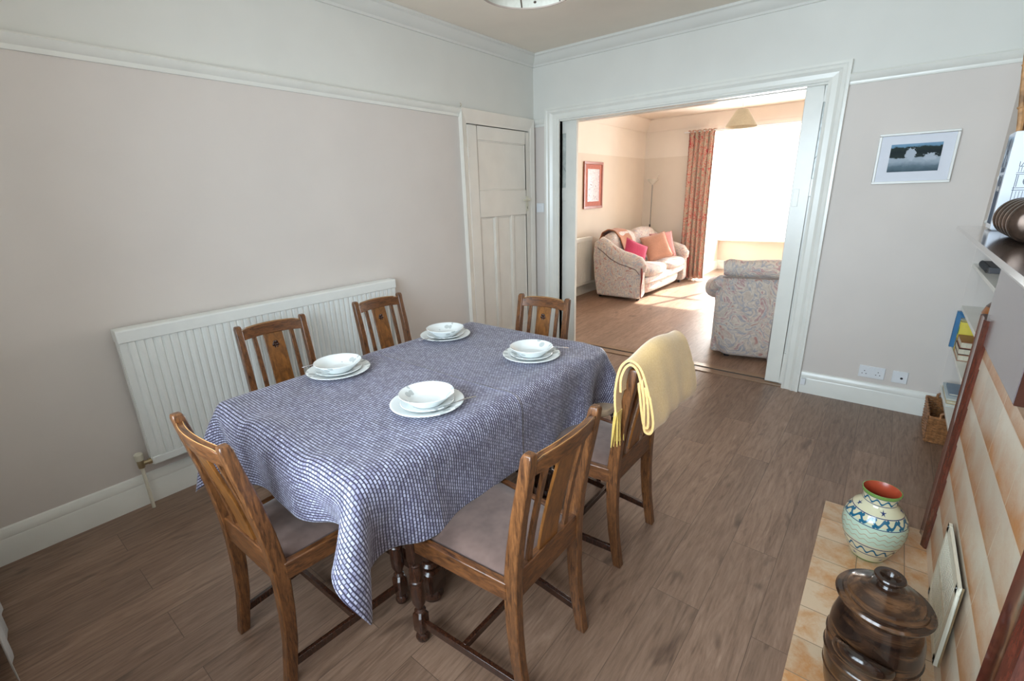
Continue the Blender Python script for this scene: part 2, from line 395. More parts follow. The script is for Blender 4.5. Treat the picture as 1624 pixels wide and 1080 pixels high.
# crockery with grey blooms on one side of the rim
m = NT('floral_porcelain'); tc = m.n('ShaderNodeTexCoord'); sp = m.n('ShaderNodeSeparateXYZ'); m.l(tc.outputs['Object'], sp.inputs[0])
vo = m.n('ShaderNodeTexVoronoi'); vo.inputs['Scale'].default_value = 28; m.l(tc.outputs['Object'], vo.inputs['Vector'])
rr = m.math('SQRT', m.math('ADD', m.math('MULTIPLY', sp.outputs[0], sp.outputs[0]), m.math('MULTIPLY', sp.outputs[1], sp.outputs[1])))
sec = m.math('GREATER_THAN', m.math('ABSOLUTE', m.math('ADD', m.math('MULTIPLY', sp.outputs[0], 0.75), m.math('MULTIPLY', sp.outputs[1], 0.65))), m.math('MULTIPLY', rr, 0.86))
msk = m.math('MULTIPLY', m.math('MULTIPLY', m.math('LESS_THAN', vo.outputs['Distance'], 0.42), sec), m.math('GREATER_THAN', rr, 0.062))
m.base(m.mix((0.80, 0.83, 0.82), (0.40, 0.43, 0.42), m.math('MULTIPLY', msk, 0.75))); m.set(Roughness=0.12); m.b.inputs['Coat Weight'].default_value = 0.3
M['china'] = m.m

# pictures (flat prints)
def seascape():
    m = NT('print_of_breaking_wave'); tc = m.n('ShaderNodeTexCoord'); sp = m.n('ShaderNodeSeparateXYZ'); m.l(tc.outputs['Generated'], sp.inputs[0])
    x, z = sp.outputs[0], sp.outputs[2]
    n = m.noise(tc.outputs['Generated'], 5, 5, 0.6, 0.5); nf = m.noise(tc.outputs['Generated'], 14, 5, 0.7, 0.6)
    zz = m.math('ADD', z, m.math('MULTIPLY', m.math('SUBTRACT', n, 0.5), 0.25))
    c = m.ramp(zz, [(0.0, (0.10, 0.15, 0.18)), (0.18, (0.20, 0.27, 0.31)), (0.36, (0.55, 0.62, 0.68)), (0.50, (0.60, 0.66, 0.72)), (0.53, (0.035, 0.05, 0.045)), (0.72, (0.025, 0.035, 0.04)), (0.86, (0.04, 0.06, 0.05)), (0.90, (0.25, 0.45, 0.62)), (1.0, (0.35, 0.55, 0.72))])
    dx = m.math('SUBTRACT', x, 0.42); dz = m.math('SUBTRACT', z, 0.62)
    d = m.math('SQRT', m.math('ADD', m.math('MULTIPLY', m.math('MULTIPLY', dx, dx), 5.0), m.math('MULTIPLY', dz, dz)))
    spl = m.math('LESS_THAN', m.math('ADD', d, m.math('MULTIPLY', m.math('SUBTRACT', nf, 0.5), 0.5)), 0.22)
    dx2 = m.math('SUBTRACT', x, 0.80); dz2 = m.math('SUBTRACT', z, 0.50)
    d2 = m.math('SQRT', m.math('ADD', m.math('MULTIPLY', m.math('MULTIPLY', dx2, dx2), 0.8), m.math('MULTIPLY', dz2, dz2)))
    spl2 = m.math('LESS_THAN', m.math('ADD', d2, m.math('MULTIPLY', m.math('SUBTRACT', nf, 0.5), 0.4)), 0.12)
    c = m.mix(c, (0.72, 0.76, 0.82), m.math('MAXIMUM', spl, spl2)); m.base(m.mix(c, (0.62, 0.66, 0.70), 1.0, 'MULTIPLY')); m.set(Roughness=0.6); m.b.inputs['Specular IOR Level'].default_value = 0.15; return m.m
M['sea'] = seascape()
m = NT('print_of_flower'); co = m.coord('Generated'); f = m.noise(co, 4, 4, 0.6, 2.5)
m.base(m.ramp(f, [(0.36, (0.16, 0.12, 0.12)), (0.42, (0.50, 0.42, 0.42)), (0.50, (0.66, 0.58, 0.55)), (0.58, (0.42, 0.36, 0.42)), (0.66, (0.62, 0.52, 0.48))])); m.set(Roughness=0.3)
M['flower'] = m.m
M['frame_red'] = plain('red_brown_frame', (0.34, 0.10, 0.05), 0.35)
M['mount_red'] = plain('red_mount', (0.50, 0.15, 0.10), 0.7)
M['frame_white'] = plain('white_frame', (0.80, 0.80, 0.76), 0.35, var=0.01)
M['mount_white'] = plain('white_mount', (0.74, 0.76, 0.82), 0.7, var=0.01)
M['ink'] = plain('drawing_ink', (0.07, 0.08, 0.10), 0.6)
M['ink_soft'] = plain('drawing_wash', (0.38, 0.46, 0.52), 0.6)
M['ceramic'] = plain('white_glazed_ceramic', (0.72, 0.77, 0.86), 0.12, var=0.01, coat=0.5)
M['reed'] = plain('dried_reed', (0.42, 0.22, 0.09), 0.6, var=0.3, scale=40)
M['orange_pot'] = plain('orange_glazed_pot', (0.42, 0.14, 0.03), 0.25, var=0.2, scale=15)
M['paper'] = plain('page_edges', (0.68, 0.62, 0.48), 0.8, var=0.1, scale=200)
M['glow_sky'] = None
g = NT('window_glass'); g.set(Roughness=0.0); g.b.inputs['Transmission Weight'].default_value = 1.0; g.b.inputs['IOR'].default_value = 1.01; g.base((1, 1, 1)); M['glass'] = g.m
# net curtain of the bay: lets most light through
g = NT('net_curtain_voile'); g.base((0.95, 0.93, 0.88)); g.set(Roughness=0.9); g.b.inputs['Transmission Weight'].default_value = 0.0; g.b.inputs['Alpha'].default_value = 0.35; M['net'] = g.m

# ------------------------------------------------------------------ room shell
ST = lambda o: tag(o, kind='structure')
X1 = 3.225      # right wall plane
Yn = -4.20      # near wall
HC = 2.68
ST(sbox('floor', (-1.2, -4.8, -0.12), (4.2, 6.2, 0.0), M['floor']))
ST(sbox('ceiling', (-0.2, -4.6, HC), (4.0, 0.04, HC+0.1), M['ceiling']))
def wall2(name, plane, a, b, holes=(), mats=(M['wall'], M['wall_white']), t=0.1, side=1, split=2.10, top=HC, bot=0.0):
    """wall on plane ('x'|'y', value) from a to b, two paint zones, with rectangular holes (u0,u1,z0,z1)"""
    ax, val = plane; mb = MB(); us = sorted({a, b, *[h[0] for h in holes], *[h[1] for h in holes]}); zs = sorted({bot, split, top, *[h[2] for h in holes], *[h[3] for h in holes]})
    zs = [z for z in zs if bot <= z <= top]
    for i in range(len(us)-1):
        for j in range(len(zs)-1):
            um, zm = (us[i]+us[i+1])/2, (zs[j]+zs[j+1])/2
            if any(h[0] < um < h[1] and h[2] < zm < h[3] for h in holes): continue
            lo, hi = sorted((val, val+side*t))
            if ax == 'x': mb.box((lo, us[i], zs[j]), (hi, us[i+1], zs[j+1]))
            else: mb.box((us[i], lo, zs[j]), (us[i+1], hi, zs[j+1]))
    o = mb.build(name, mats[0], smooth=False, merge=False); o.data.materials.append(mats[1])
    for p in o.data.polygons:
        if p.center[2] > split: p.material_index = 1
    return ST(o)
wall2('wall_left', ('x', 0.0), Yn-0.1, 0.0, side=-1)
OX0, OX1, OZ = 0.294, 2.342, 2.124
wall2('wall_far', ('y', 0.0), -0.1, 4.0, holes=[(OX0, OX1, 0.0, OZ)], t=0.045, side=1)
wall2('wall_lounge_near', ('y', 0.150), -0.87, 4.0, holes=[(OX0, OX1, 0.0, OZ)], t=0.045, side=1, mats=(M['lounge_wall'], M['lounge_white']))
WX0, WX1, WZ0, WZ1 = 1.20, 2.95, 0.80, 2.36
wall2('wall_near', ('y', Yn), -0.1, 4.0, holes=[(WX0, WX1, WZ0, WZ1)], t=0.30, side=-1)
# right wall: bookcase recess (y -1.2..0), chimney breast beyond it
RB0, RB1, RBT = -1.20, -0.004, 1.235
wall2('wall_right', ('x', X1), RB0, 0.0, holes=[(RB0+0.03, RB1, 0.0, RBT)], t=0.05, side=1)
CB = 3.20
NY = -2.22
mb = MB()
mb.box((CB, RB0-0.001, 0), (3.9, -1.62, HC)); mb.box((CB, -1.62, 0), (3.9, NY, HC)); mb.box((CB, NY, 0), (3.9, Yn-0.1, 0.90)); mb.box((CB, NY, 1.28), (3.9, Yn-0.1, HC)); mb.box((3.55, NY, 0.9), (3.9, Yn-0.1, 1.28))
o = mb.build('wall_chimney_breast', M['wall'], smooth=False); ST(o)
mb = MB(); mb.box((3.64, RB0, 0), (3.70, 0.0, HC)); ST(mb.build('wall_alcove', M['wall_white'], smooth=False))

# skirting
def profile_strip(name, prof, ax, base, a, b, mat, sgn=1, kind='structure'):
    """prof: (out, z) polygon; ax 'x': wall plane x=base, runs along y from a to b, out direction sgn"""
    mb = MB()
    if ax == 'x': rings = [[(base+sgn*p[0], t, p[1]) for p in prof] for t in (a, b)]
    else: rings = [[(t, base+sgn*p[0], p[1]) for p in prof] for t in (a, b)]
    mb.loft(rings); o = mb.build(name, mat, ang=30); return tag(o, kind=kind)
SK = [(0, 0), (0.020, 0), (0.020, 0.110), (0.017, 0.118), (0.019, 0.128), (0.013, 0.148), (0.008, 0.160), (0.0, 0.165)]
profile_strip('baseboard_left', SK, 'x', 0.0, -4.19, -1.01, M['gloss'], 1)
profile_strip('baseboard_far', SK, 'y', 0.0, 2.46, 3.224, M['gloss'], -1)
profile_strip('baseboard_near', SK, 'y', Yn, 0.03, 3.1, M['gloss'], 1)
RAIL = [(0, 2.085), (0.010, 2.085), (0.014, 2.095), (0.014, 2.104), (0.022, 2.110), (0.034, 2.126), (0.040, 2.138), (0.034, 2.146), (0.0, 2.146)]
profile_strip('trim_1', RAIL, 'x', 0.0, Yn, -1.005, M['gloss'], 1)
profile_strip('trim_2', RAIL, 'y', 0.0, 2.455, 3.22, M['gloss'], -1)
profile_strip('trim_3', RAIL, 'y', 0.0, 0.001, 0.147, M['gloss'], -1)
CORN = [(0, 2.588), (0.012, 2.588), (0.018, 2.602), (0.035, 2.612), (0.055, 2.632), (0.070, 2.655), (0.085, 2.662), (0.085, 2.679), (0, 2.679)]
profile_strip('trim_4', CORN, 'x', 0.0, Yn, 0.0, M['wall_white'], 1)
profile_strip('trim_5', CORN, 'y', 0.0, 0.0, 3.225, M['wall_white'], -1)
profile_strip('trim_6', CORN, 'x', X1, RB0, -0.0, M['wall_white'], -1)

# casing of the wide opening (mitred head)
def arch_profile(w):   # across the face: (offset from inner edge, thickness)
    return [(0.0, 0.0), (0.0, 0.018), (0.012, 0.022), (0.020, 0.018), (w*0.45, 0.020), (w*0.62, 0.034), (w*0.78, 0.030), (w*0.86, 0.036), (w, 0.036), (w, 0.0)]
mb = MB()
for side in (0, 1):
    xi = OX0 if side == 0 else OX1; w = 0.148 if side == 0 else 0.114; s_ = -1 if side == 0 else 1
    pr = arch_profile(w)
    mb.loft([[(xi+s_*p[0], -p[1], 0.0) for p in pr], [(xi+s_*p[0], -p[1], OZ+p[0]*0.104/w) for p in pr]])
pr = arch_profile(0.104)
mb.loft([[(OX0-p[0]*0.148/0.104, -p[1], OZ+p[0]) for p in pr], [(OX1+p[0]*0.114/0.104, -p[1], OZ+p[0]) for p in pr]])
ST(mb.build('trim_7', M['gloss'], ang=20, merge=False))
# linings of the opening: jamb and head, with the pocket gap
mb = MB()
for (x0, x1) in ((OX0-0.012, OX0), (OX1, OX1+0.012)):
    mb.box((x0, 0.0, 0), (x1, 0.044, OZ)); mb.box((x0, 0.151, 0), (x1, 0.195, OZ))
mb.box((OX0, 0.0, OZ-0.012), (OX1, 0.050, OZ)); mb.box((OX0, 0.112, OZ-0.012), (OX1, 0.195, OZ)); mb.box((OX0, 0.0, OZ+0.03), (OX1, 0.195, OZ+0.045))
ST(mb.build('trim_8', M['gloss'], bevel=0.001, smooth=False))
# threshold with sliding track
mb = MB(); mb.box((OX0, 0.0, 0), (OX1, 0.085, 0.006)); mb.box((OX0, 0.118, 0), (OX1, 0.190, 0.006))
ST(mb.build('trim_9', wood('threshold_oak', (0.20, 0.11, 0.055), (0.34, 0.21, 0.12), grain=(1, 8, 8)), bevel=0.002))
ST(sbox('trim_10', (OX0, 0.085, 0.0), (OX1, 0.118, 0.0015), M['black']))

# sliding leaves
def leaf(name, x0, x1, edge):
    y0, y1 = 0.048, 0.084; e = empty(name, (x0, y0, 0)); e['kind'] = 'structure'
    w = x1-x0; s_ = 0.105; mb = MB()
    zs = (0.012, 0.26, 1.416, 1.537, 2.012, 2.118); th = y1-y0
    mb.box((0, 0, zs[0]), (s_, th, zs[5])); mb.box((w-s_, 0, zs[0]), (w, th, zs[5]))
    mb.box((s_, 0, zs[0]), (w-s_, th, zs[1])); mb.box((s_, 0, zs[2]), (w-s_, th, zs[3])); mb.box((s_, 0, zs[4]), (w-s_, th, zs[5]))
    for k in (1, 2): mb.box((s_+(w-2*s_)*k/3-0.04, 0, zs[1]), (s_+(w-2*s_)*k/3+0.04, th, zs[2]))
    mb.build('door_frame', M['gloss'], e, bevel=0.004)
    sbox('lower_panel', (s_, 0.012, zs[1]), (w-s_, th-0.012, zs[2]), M['gloss'], e)
    gm = plain('frosted_leaded_glass', (0.62, 0.66, 0.62), 0.15, var=0.08, scale=25, bump=0.6)
    p = sbox('upper_glass_panel', (s_, 0.014, zs[3]), (w-s_, th-0.014, zs[4]), gm, e)
    mb = MB(); xx = s_ if edge == 'l' else w-s_; dx = 1 if edge == 'l' else -1
    for pts in ([(0.0, 1.66), (0.05, 1.74), (0.09, 1.70)], [(0.05, 1.74), (0.10, 1.84), (0.16, 1.80)]):
        mb.tube([(xx+dx*a, 0.013, b) for a, b in pts], 0.0022, 6)
    mb.build('lead_line', plain('lead_came', (0.35, 0.36, 0.34), 0.4), p)
    hx = 0.03 if edge == 'l' else w-0.03
    mb = MB(); mb.box((hx-0.018, -0.004, 1.35), (hx+0.018, 0.001, 1.47)); mb.build('finger_plate', M['gloss'], e, bevel=0.002)
    return e
leaf('door_2', -0.56, 0.440, 'r'); leaf('door_3', 2.213, 3.215, 'l')

# cupboard door on the left wall
d = empty('door_1', (0, 0, 0)); d['kind'] = 'structure'
y0, y1, zt = -0.943, -0.113, 2.036
mb = MB(); T0, T1 = 0.004, 0.024
PA = [(-0.832, -0.170, 1.530, 1.930)]; PB = [(-0.826, -0.640), (-0.600, -0.405), (-0.365, -0.170)]
ys = [y0, -0.829, -0.640, -0.600, -0.405, -0.365, -0.170, y1]
mb.box((T0, y0, 0.01), (T1, -0.829, zt)); mb.box((T0, -0.170, 0.01), (T1, y1, zt))
mb.box((T0, -0.829, 0.01), (T1, -0.170, 0.22)); mb.box((T0, -0.829, 1.305), (T1, -0.170, 1.530)); mb.box((T0, -0.829, 1.928), (T1, -0.170, zt))
mb.box((T0, -0.640, 0.22), (T1, -0.600, 1.305)); mb.box((T0, -0.405, 0.22), (T1, -0.365, 1.305))
mb.build('door_frame', M['door'], d, bevel=0.0035)
for (a, b) in PB: sbox('lower_panel', (T0, a-0.002, 0.22), (0.012, b+0.002, 1.306), M['door'], d)
sbox('upper_panel', (T0, -0.829, 1.529), (0.012, -0.17, 1.929), M['door'], d)
mb = MB()
for (a, b, c0, c1) in PA + [(p[0], p[1], 0.22, 1.305) for p in PB]:
    for (u0, u1, v0, v1) in ((a, b, c0, c0+0.012), (a, b, c1-0.012, c1), (a, a+0.012, c0, c1), (b-0.012, b, c0, c1)):
        mb.box((0.012, u0, v0), (0.0185, u1, v1))
mb.build('panel_moulding', M['door'], d, bevel=0.003)
h = sbox('handle_plate', (T1, -0.180, 1.335), (T1+0.005, -0.140, 1.470), M['cream_plastic'], d, bevel=0.002)
mb = MB(); mb.lathe([(0.012, 0), (0.012, 0.028), (0.009, 0.03)], 16, (T1+0.004, -0.160, 1.437), 'x'); mb.tube([(T1+0.034, -0.150, 1.437), (T1+0.037, -0.20, 1.437), (T1+0.033, -0.255, 1.434)], [0.009, 0.008, 0.0075], 10)
mb.build('lever_handle', M['cream_plastic'], h)
mb = MB(); mb.lathe([(0.004, 0), (0.004, 0.001)], 10, (T1+0.0052, -0.160, 1.372), 'x'); mb.box((T1+0.0045, -0.162, 1.355), (T1+0.0062, -0.158, 1.372)); mb.build('keyhole', M['black'], h)
for z in (1.83, 0.25):
    mb = MB(); mb.box((T1-0.001, -0.968, z-0.035), (T1+0.004, -0.918, z+0.035)); mb.lathe([(0.006, -0.04), (0.006, 0.04)], 10, (T1+0.004, -0.945, z)); mb.build('hinge', M['door'], d, bevel=0.001)
# casing of the cupboard door
mb = MB(); w = 0.062; pr = [(0, 0), (0, 0.022), (0.014, 0.024), (0.022, 0.030), (0.045, 0.034), (0.062, 0.040), (0.062, 0)]
mb.loft([[(p[1], y0-0.004-p[0], 0.0) for p in pr], [(p[1], y0-0.004-p[0], zt+0.008+p[0]*1.68) for p in pr]])
mb.loft([[(p[1], y1+0.004+p[0], 0.0) for p in pr], [(p[1], y1+0.004+p[0], zt+0.008+p[0]*1.68) for p in pr]])
mb.loft([[(p[1], y0-0.004-p[0], zt+0.008+p[0]*1.68) for p in pr], [(p[1], y1+0.004+p[0], zt+0.008+p[0]*1.68) for p in pr]])
ST(mb.build('trim_11', M['door'], ang=20, merge=False))
ST(sbox('trim_gap_shade', (0.0005, y0, zt), (0.003, y1, zt+0.008), M['black']))  # black strip painted in as the shade of the gap above the door

# near window behind the camera
def window(name, ax0, ax1, y, z0, z1, mull=(0.33, 0.67), trans=0.74, th=0.05, mat='gloss', dirn=-1):
    e = empty(name, (0, 0, 0)); e['kind'] = 'structure'; fr = 0.055
    mb = MB(); a, b = min(y, y+dirn*th), max(y, y+dirn*th)
    mb.box((ax0, a, z0), (ax0+fr, b, z1)); mb.box((ax1-fr, a, z0), (ax1, b, z1)); mb.box((ax0+fr, a, z0), (ax1-fr, b, z0+fr)); mb.box((ax0+fr, a, z1-fr), (ax1-fr, b, z1))
    for k in mull:
        xm = ax0+(ax1-ax0)*k; mb.box((xm-0.025, a+0.001, z0+fr), (xm+0.025, b-0.001, z1-fr))
    if trans: zm = z0+(z1-z0)*trans; mb.box((ax0+fr, a+0.003, zm-0.02), (ax1-fr, b-0.003, zm+0.02))
    mb.build('window_frame', M[mat], e, smooth=False, merge=False)
    return e
window('window_2', WX0, WX1, Yn-0.22, WZ0, WZ1, dirn=-1)
ST(sbox('trim_13', (WX0-0.04, Yn-0.20, WZ0-0.035), (WX1+0.04, Yn+0.05, WZ0), M['gloss'], bevel=0.004))

# ------------------------------------------------------------------ lounge shell
LX0, LX1, LY1, LH = -0.77, 3.55, 4.36, 2.62
BX0, BX1, BY = 0.235, 2.75, 5.70
LM = (M['lounge_wall'], M['lounge_white'])
wall2('wall_lounge_left', ('x', LX0), 0.15, LY1+0.1, side=-1, mats=LM, split=2.02, top=LH)
wall2('wall_lounge_right', ('x', LX1), 0.15, LY1+0.1, side=1, mats=LM, split=2.02, top=LH)
wall2('wall_lounge_far', ('y', LY1), LX0, LX1, holes=[(BX0, BX1, 0.0, 2.35)], side=1, mats=LM, split=2.02, top=LH, t=0.08)
ST(sbox('ceiling_lounge', (LX0-0.1, 0.19, LH), (LX1+0.1, LY1+0.1, LH+0.1), M['lounge_white']))
ST(sbox('ceiling_bay', (BX0-0.1, LY1+0.08, 2.35), (BX1+0.1, BY+0.15, 2.45), M['lounge_white']))
wall2('wall_bay_left', ('x', BX0), LY1+0.08, BY, side=-1, mats=LM, split=2.3, top=2.35)
wall2('wall_bay_right', ('x', BX1), LY1+0.08, BY, side=1, mats=LM, split=2.3, top=2.35)
wall2('wall_bay_far', ('y', BY), BX0-0.1, BX1+0.1, side=1, mats=LM, split=2.3, top=2.35, holes=[(BX0+0.06, BX1-0.06, 0.57, 2.30)])
COR2 = [(0, 2.44), (0.012, 2.44), (0.02, 2.46), (0.06, 2.50), (0.10, 2.56), (0.13, 2.60), (0.13, 2.619), (0, 2.619)]
profile_strip('trim_14', COR2, 'x', LX0, 0.195, LY1, M['lounge_white'], 1)
profile_strip('trim_15', COR2, 'y', LY1, LX0, LX1, M['lounge_white'], -1)
profile_strip('baseboard_lounge_left', SK, 'x', LX0, 0.195, LY1, M['gloss'], 1)
profile_strip('baseboard_lounge_far', SK, 'y', LY1, LX0, BX0, M['gloss'], -1)
profile_strip('baseboard_bay_left', SK, 'x', BX0, LY1+0.08, BY, M['gloss'], 1)
profile_strip('baseboard_bay_far', SK, 'y', BY, BX0, BX1, M['gloss'], -1)
w = window('window_1', BX0+0.06, BX1-0.06, BY+0.03, 0.57, 2.30, mull=(0.25, 0.5, 0.75), dirn=1)
ST(sbox('trim_16', (BX0, BY-0.10, 0.545), (BX1, BY+0.03, 0.575), M['gloss'], bevel=0.005))

# ------------------------------------------------------------------ radiators
def radiator(name, y0, y1, z0, z1, x0, x1, label, valve=True):
    e = empty(name, (x0, (y0+y1)/2, z0), 0, label, 'radiator')
    o = V((x0, (y0+y1)/2, z0)); L = (y1-y0)/2; H = z1-z0; D = x1-x0
    # corrugated front
    mb = MB(); n = max(8, int((y1-y0-0.06)/0.0345)); ring = []
    pts = []
    for i in range(n):
        a = -L+0.03+(2*L-0.06)*i/n; p = (2*L-0.06)/n
        pts += [(a, D-0.009), (a+p*0.16, D-0.003), (a+p*0.5, D), (a+p*0.84, D-0.003), (a+p*0.97, D-0.009)]
    pts = [(-L, D-0.006), (-L+0.03, D-0.006)] + pts + [(L-0.03, D-0.006), (L, D-0.006)]
    back = [(L, D-0.03), (-L, D-0.03)]
    poly = pts + back
    for za, zb in ((0.045, H-0.055),):
        mb.loft([[(p[1], p[0], za) for p in poly], [(p[1], p[0], zb) for p in poly]])
    mb.build('ribbed_front_panel', M['radiator'], e, ang=25)
    mb = MB(); mb.box((0.03, -L, 0.02), (0.045, L, H-0.06)); mb.build('back_panel', M['radiator'], e)
    mb = MB(); mb.prism([(-0.0, H-0.062), (D+0.004, H-0.062), (D+0.004, H-0.006), (D-0.004, H), (0.0, H)], 'y', -L-0.004, L+0.004); mb.build('top_casing', M['radiator'], e, bevel=0.003)
    mb = MB(); mb.box((D-0.026, -L, 0.0), (D-0.003, L, 0.046)); mb.build('bottom_rail', M['radiator'], e, bevel=0.008, seg=3)
    for yy in (-L, L): MB().box((0.012, yy-0.002, 0.0), (D-0.02, yy+0.002, H-0.05)).build('side_cover', M['radiator'], e)
    for yy in (-L*0.7, L*0.7): MB().box((-0.029, yy-0.02, H*0.6), (0.03, yy+0.02, H*0.6+0.06)).build('wall_bracket', M['radiator'], e)
    if valve:
        v = MB(); xv = D-0.03
        v.lathe([(0.011, 0), (0.011, 0.03), (0.015, 0.03), (0.015, 0.045)], 14, (xv, -L-0.045, 0.02), 'y')
        v.lathe([(0.014, -0.02), (0.015, 0.0), (0.015, 0.02), (0.012, 0.026)], 14, (xv, -L-0.045, 0.02), 'z')
        vo = v.build('valve', M['brass'], e)
        MB().lathe([(0.017, 0.022), (0.019, 0.026), (0.019, 0.055), (0.014, 0.060)], 16, (xv, -L-0.045, 0.02)).build('valve_cap', M['cream_plastic'], vo)
        MB().tube([(xv, -L-0.045, 0.0), (xv, -L-0.045, -z0+0.001)], 0.008, 12).build('pipe', M['cream_plastic'], e)
    return e
radiator('radiator', -3.44, -1.855, 0.235, 0.940, 0.030, 0.105, 'long white ribbed panel radiator on the beige wall behind the dining chairs')
radiator('radiator', 0.95, 2.40, 0.16, 0.86, LX0+0.03, LX0+0.09, 'cream radiator on the lounge wall behind the sofa', valve=False)

# switch, sockets, bracket
def plate(name, x0, x1, z0, z1, label, cat, y=0.0, mat='white_plastic'):
    e = empty(name, ((x0+x1)/2, y, (z0+z1)/2), 0, label, cat)
    w, h = (x1-x0)/2, (z1-z0)/2; MB().box((-w, -0.010, -h), (w, 0, h)).build('face_plate', M[mat], e, bevel=0.003); return e
e = plate('light_switch', 0.030, 0.116, 1.315, 1.400, 'white light switch on the narrow wall strip beside the cupboard door', 'light switch')
MB().box((-0.010, -0.0145, -0.018), (0.010, -0.009, 0.018)).build('rocker', M['white_plastic'], e, bevel=0.001)
e = plate('double_socket', 2.796, 2.940, 0.200, 0.284, 'white double power socket above the skirting board', 'socket')
for cx in (-0.040, 0.036):
    mb = MB()
    for dx, dz in ((0, 0.012), (-0.011, -0.008), (0.011, -0.008)): mb.box((cx+dx-0.003, -0.0105, dz-0.0025-0.006), (cx+dx+0.003, -0.0095, dz+0.0025-0.006))
    mb.build('socket_holes', M['black'], e)
    MB().box((cx*0.35-0.006, -0.0135, 0.016), (cx*0.35+0.006, -0.009, 0.034)).build('rocker', M['white_plastic'], e, bevel=0.001)
e = plate('aerial_socket', 2.980, 3.062, 0.198, 0.280, 'white square aerial socket with one round hole, right of the double power socket', 'socket')
MB().lathe([(0.0075, -0.0115), (0.0075, -0.0095)], 16, (0.01, 0, -0.005), 'y').build('aerial_hole', M['black'], e)
mb = MB(); mb.box((2.466, -0.045, 0.070), (2.496, -0.0205, 0.118)); o = mb.build('cable_box', M['white_plastic'], bevel=0.002)
tag(o, 'tiny white cable box on the skirting beside the opening casing', 'cable box')
mb = MB(); mb.tube([(0.001, -0.982, 2.160), (0.012, -0.982, 2.166), (0.014, -0.984, 2.176), (0.006, -0.986, 2.186)], 0.0022, 6); o = mb.build('picture_hook', M['brass'])
tag(o, 'tiny metal hook on the picture rail above the cupboard door corner', 'hook')

# ------------------------------------------------------------------ pictures
def picture(name, cx, cz, w, h, fr, mount, mats, print_mat, label, rot=0.0, loc=(0,0,0)):
    e = empty(name, loc, rot, label, 'picture')      # local: faces -y
    mb = MB(); a, b = w/2, h/2
    for (x0, x1, z0, z1) in ((-a, a, b-fr, b), (-a, a, -b, -b+fr), (-a, -a+fr, -b+fr, b-fr), (a-fr, a, -b+fr, b-fr)): mb.box((x0, -0.024, z0), (x1, -0.001, z1))
    mb.build('frame', mats[0], e, bevel=0.002)
    mb = MB(); mb.box((-a+fr, -0.014, -b+fr), (a-fr, -0.010, b-fr)); mb.build('mount', mats[1], e)
    mb = MB(); mb.box((-a+fr+mount[0], -0.016, -b+fr+mount[1]), (a-fr-mount[0], -0.0141, b-fr-mount[2])); mb.build('print', print_mat, e)
    return e
picture('framed_picture', 0, 0, 0.372, 0.292, 0.014, (0.052, 0.055, 0.050), (M['frame_white'], M['mount_white']), M['sea'],
        'white framed photo of a wave breaking before dark hills', 0, (2.849, 0, 1.632))
picture('framed_picture', 0, 0, 0.56, 0.655, 0.035, (0.075, 0.065, 0.065), (M['frame_red'], M['mount_red']), M['flower'],
        'portrait picture with red-brown frame and mount on the lounge wall above the sofa', PI/2, (LX0, 2.53, 1.585))

# ------------------------------------------------------------------ dining table
TX0, TX1, TY0, TY1, TZ = 0.872, 1.800, -3.340, -1.895, 0.748
t = empty('dining_table', (1.336, -2.617, 0), 0, 'dark wooden dining table with bulbous turned legs under the patterned cloth', 'table')
rx, ry = (TX1-TX0)/2, (TY1-TY0)/2
mb = MB(); mb.box((-rx+0.012, -ry+0.012, TZ-0.025), (rx-0.012, ry-0.012, TZ)); mb.build('table_top', M['oak_dark'], t, bevel=0.011, seg=3)
mb = MB(); mb.box((-0.36, -0.42, 0.60), (-0.335, 0.42, 0.722)); mb.box((0.335, -0.42, 0.60), (0.36, 0.42, 0.722)); mb.box((-0.36, -0.42, 0.60), (0.36, -0.395, 0.722)); mb.box((-0.36, 0.395, 0.60), (0.36, 0.42, 0.722)); mb.build('apron', M['oak_dark'], t)
def table_leg(x, y):
    mb = MB(); c = (x, y, 0)
    mb.lathe([(0.026, 0), (0.036, 0.006), (0.042, 0.022), (0.036, 0.040), (0.028, 0.048)], 24, c)
    mb.lathe([(0.030, 0.15), (0.040, 0.165), (0.028, 0.178), (0.030, 0.19), (0.055, 0.22), (0.072, 0.27), (0.074, 0.32), (0.060, 0.375), (0.036, 0.41), (0.030, 0.425), (0.040, 0.44), (0.030, 0.455), (0.033, 0.50)], 28, c)
    h = 0.043; k = 0.012
    P = lambda s_: [(x+sx*(s_-cx), y+sy*(s_-cy)) for sx, sy, cx, cy in ((-1,-1,k,0),(-1,-1,0,k),(-1,1,0,k),(-1,1,k,0),(1,1,k,0),(1,1,0,k),(1,-1,0,k),(1,-1,k,0))]
    mb.loft([[(p[0], p[1], z) for p in P(s_)] for z, s_ in ((0.046, 0.033), (0.060, h), (0.14, h), (0.152, 0.033))])
    mb.box((x-h, y-h, 0.50), (x+h, y+h, 0.722))
    return mb.build('leg', M['oak_dark'], t, bevel=0.002)
for (x, y) in ((-0.32, -0.375), (-0.32, 0.41), (0.318, -0.375), (0.30, 0.41)): table_leg(x, y)
mb = MB(); mb.box((-0.018, -0.36, 0.085), (0.018, 0.39, 0.125)); mb.box((-0.30, -0.393, 0.08), (0.30, -0.357, 0.12)); mb.box((-0.30, 0.39, 0.08), (0.30, 0.425, 0.12)); mb.build('stretcher', M['oak_dark'], t, bevel=0.003)

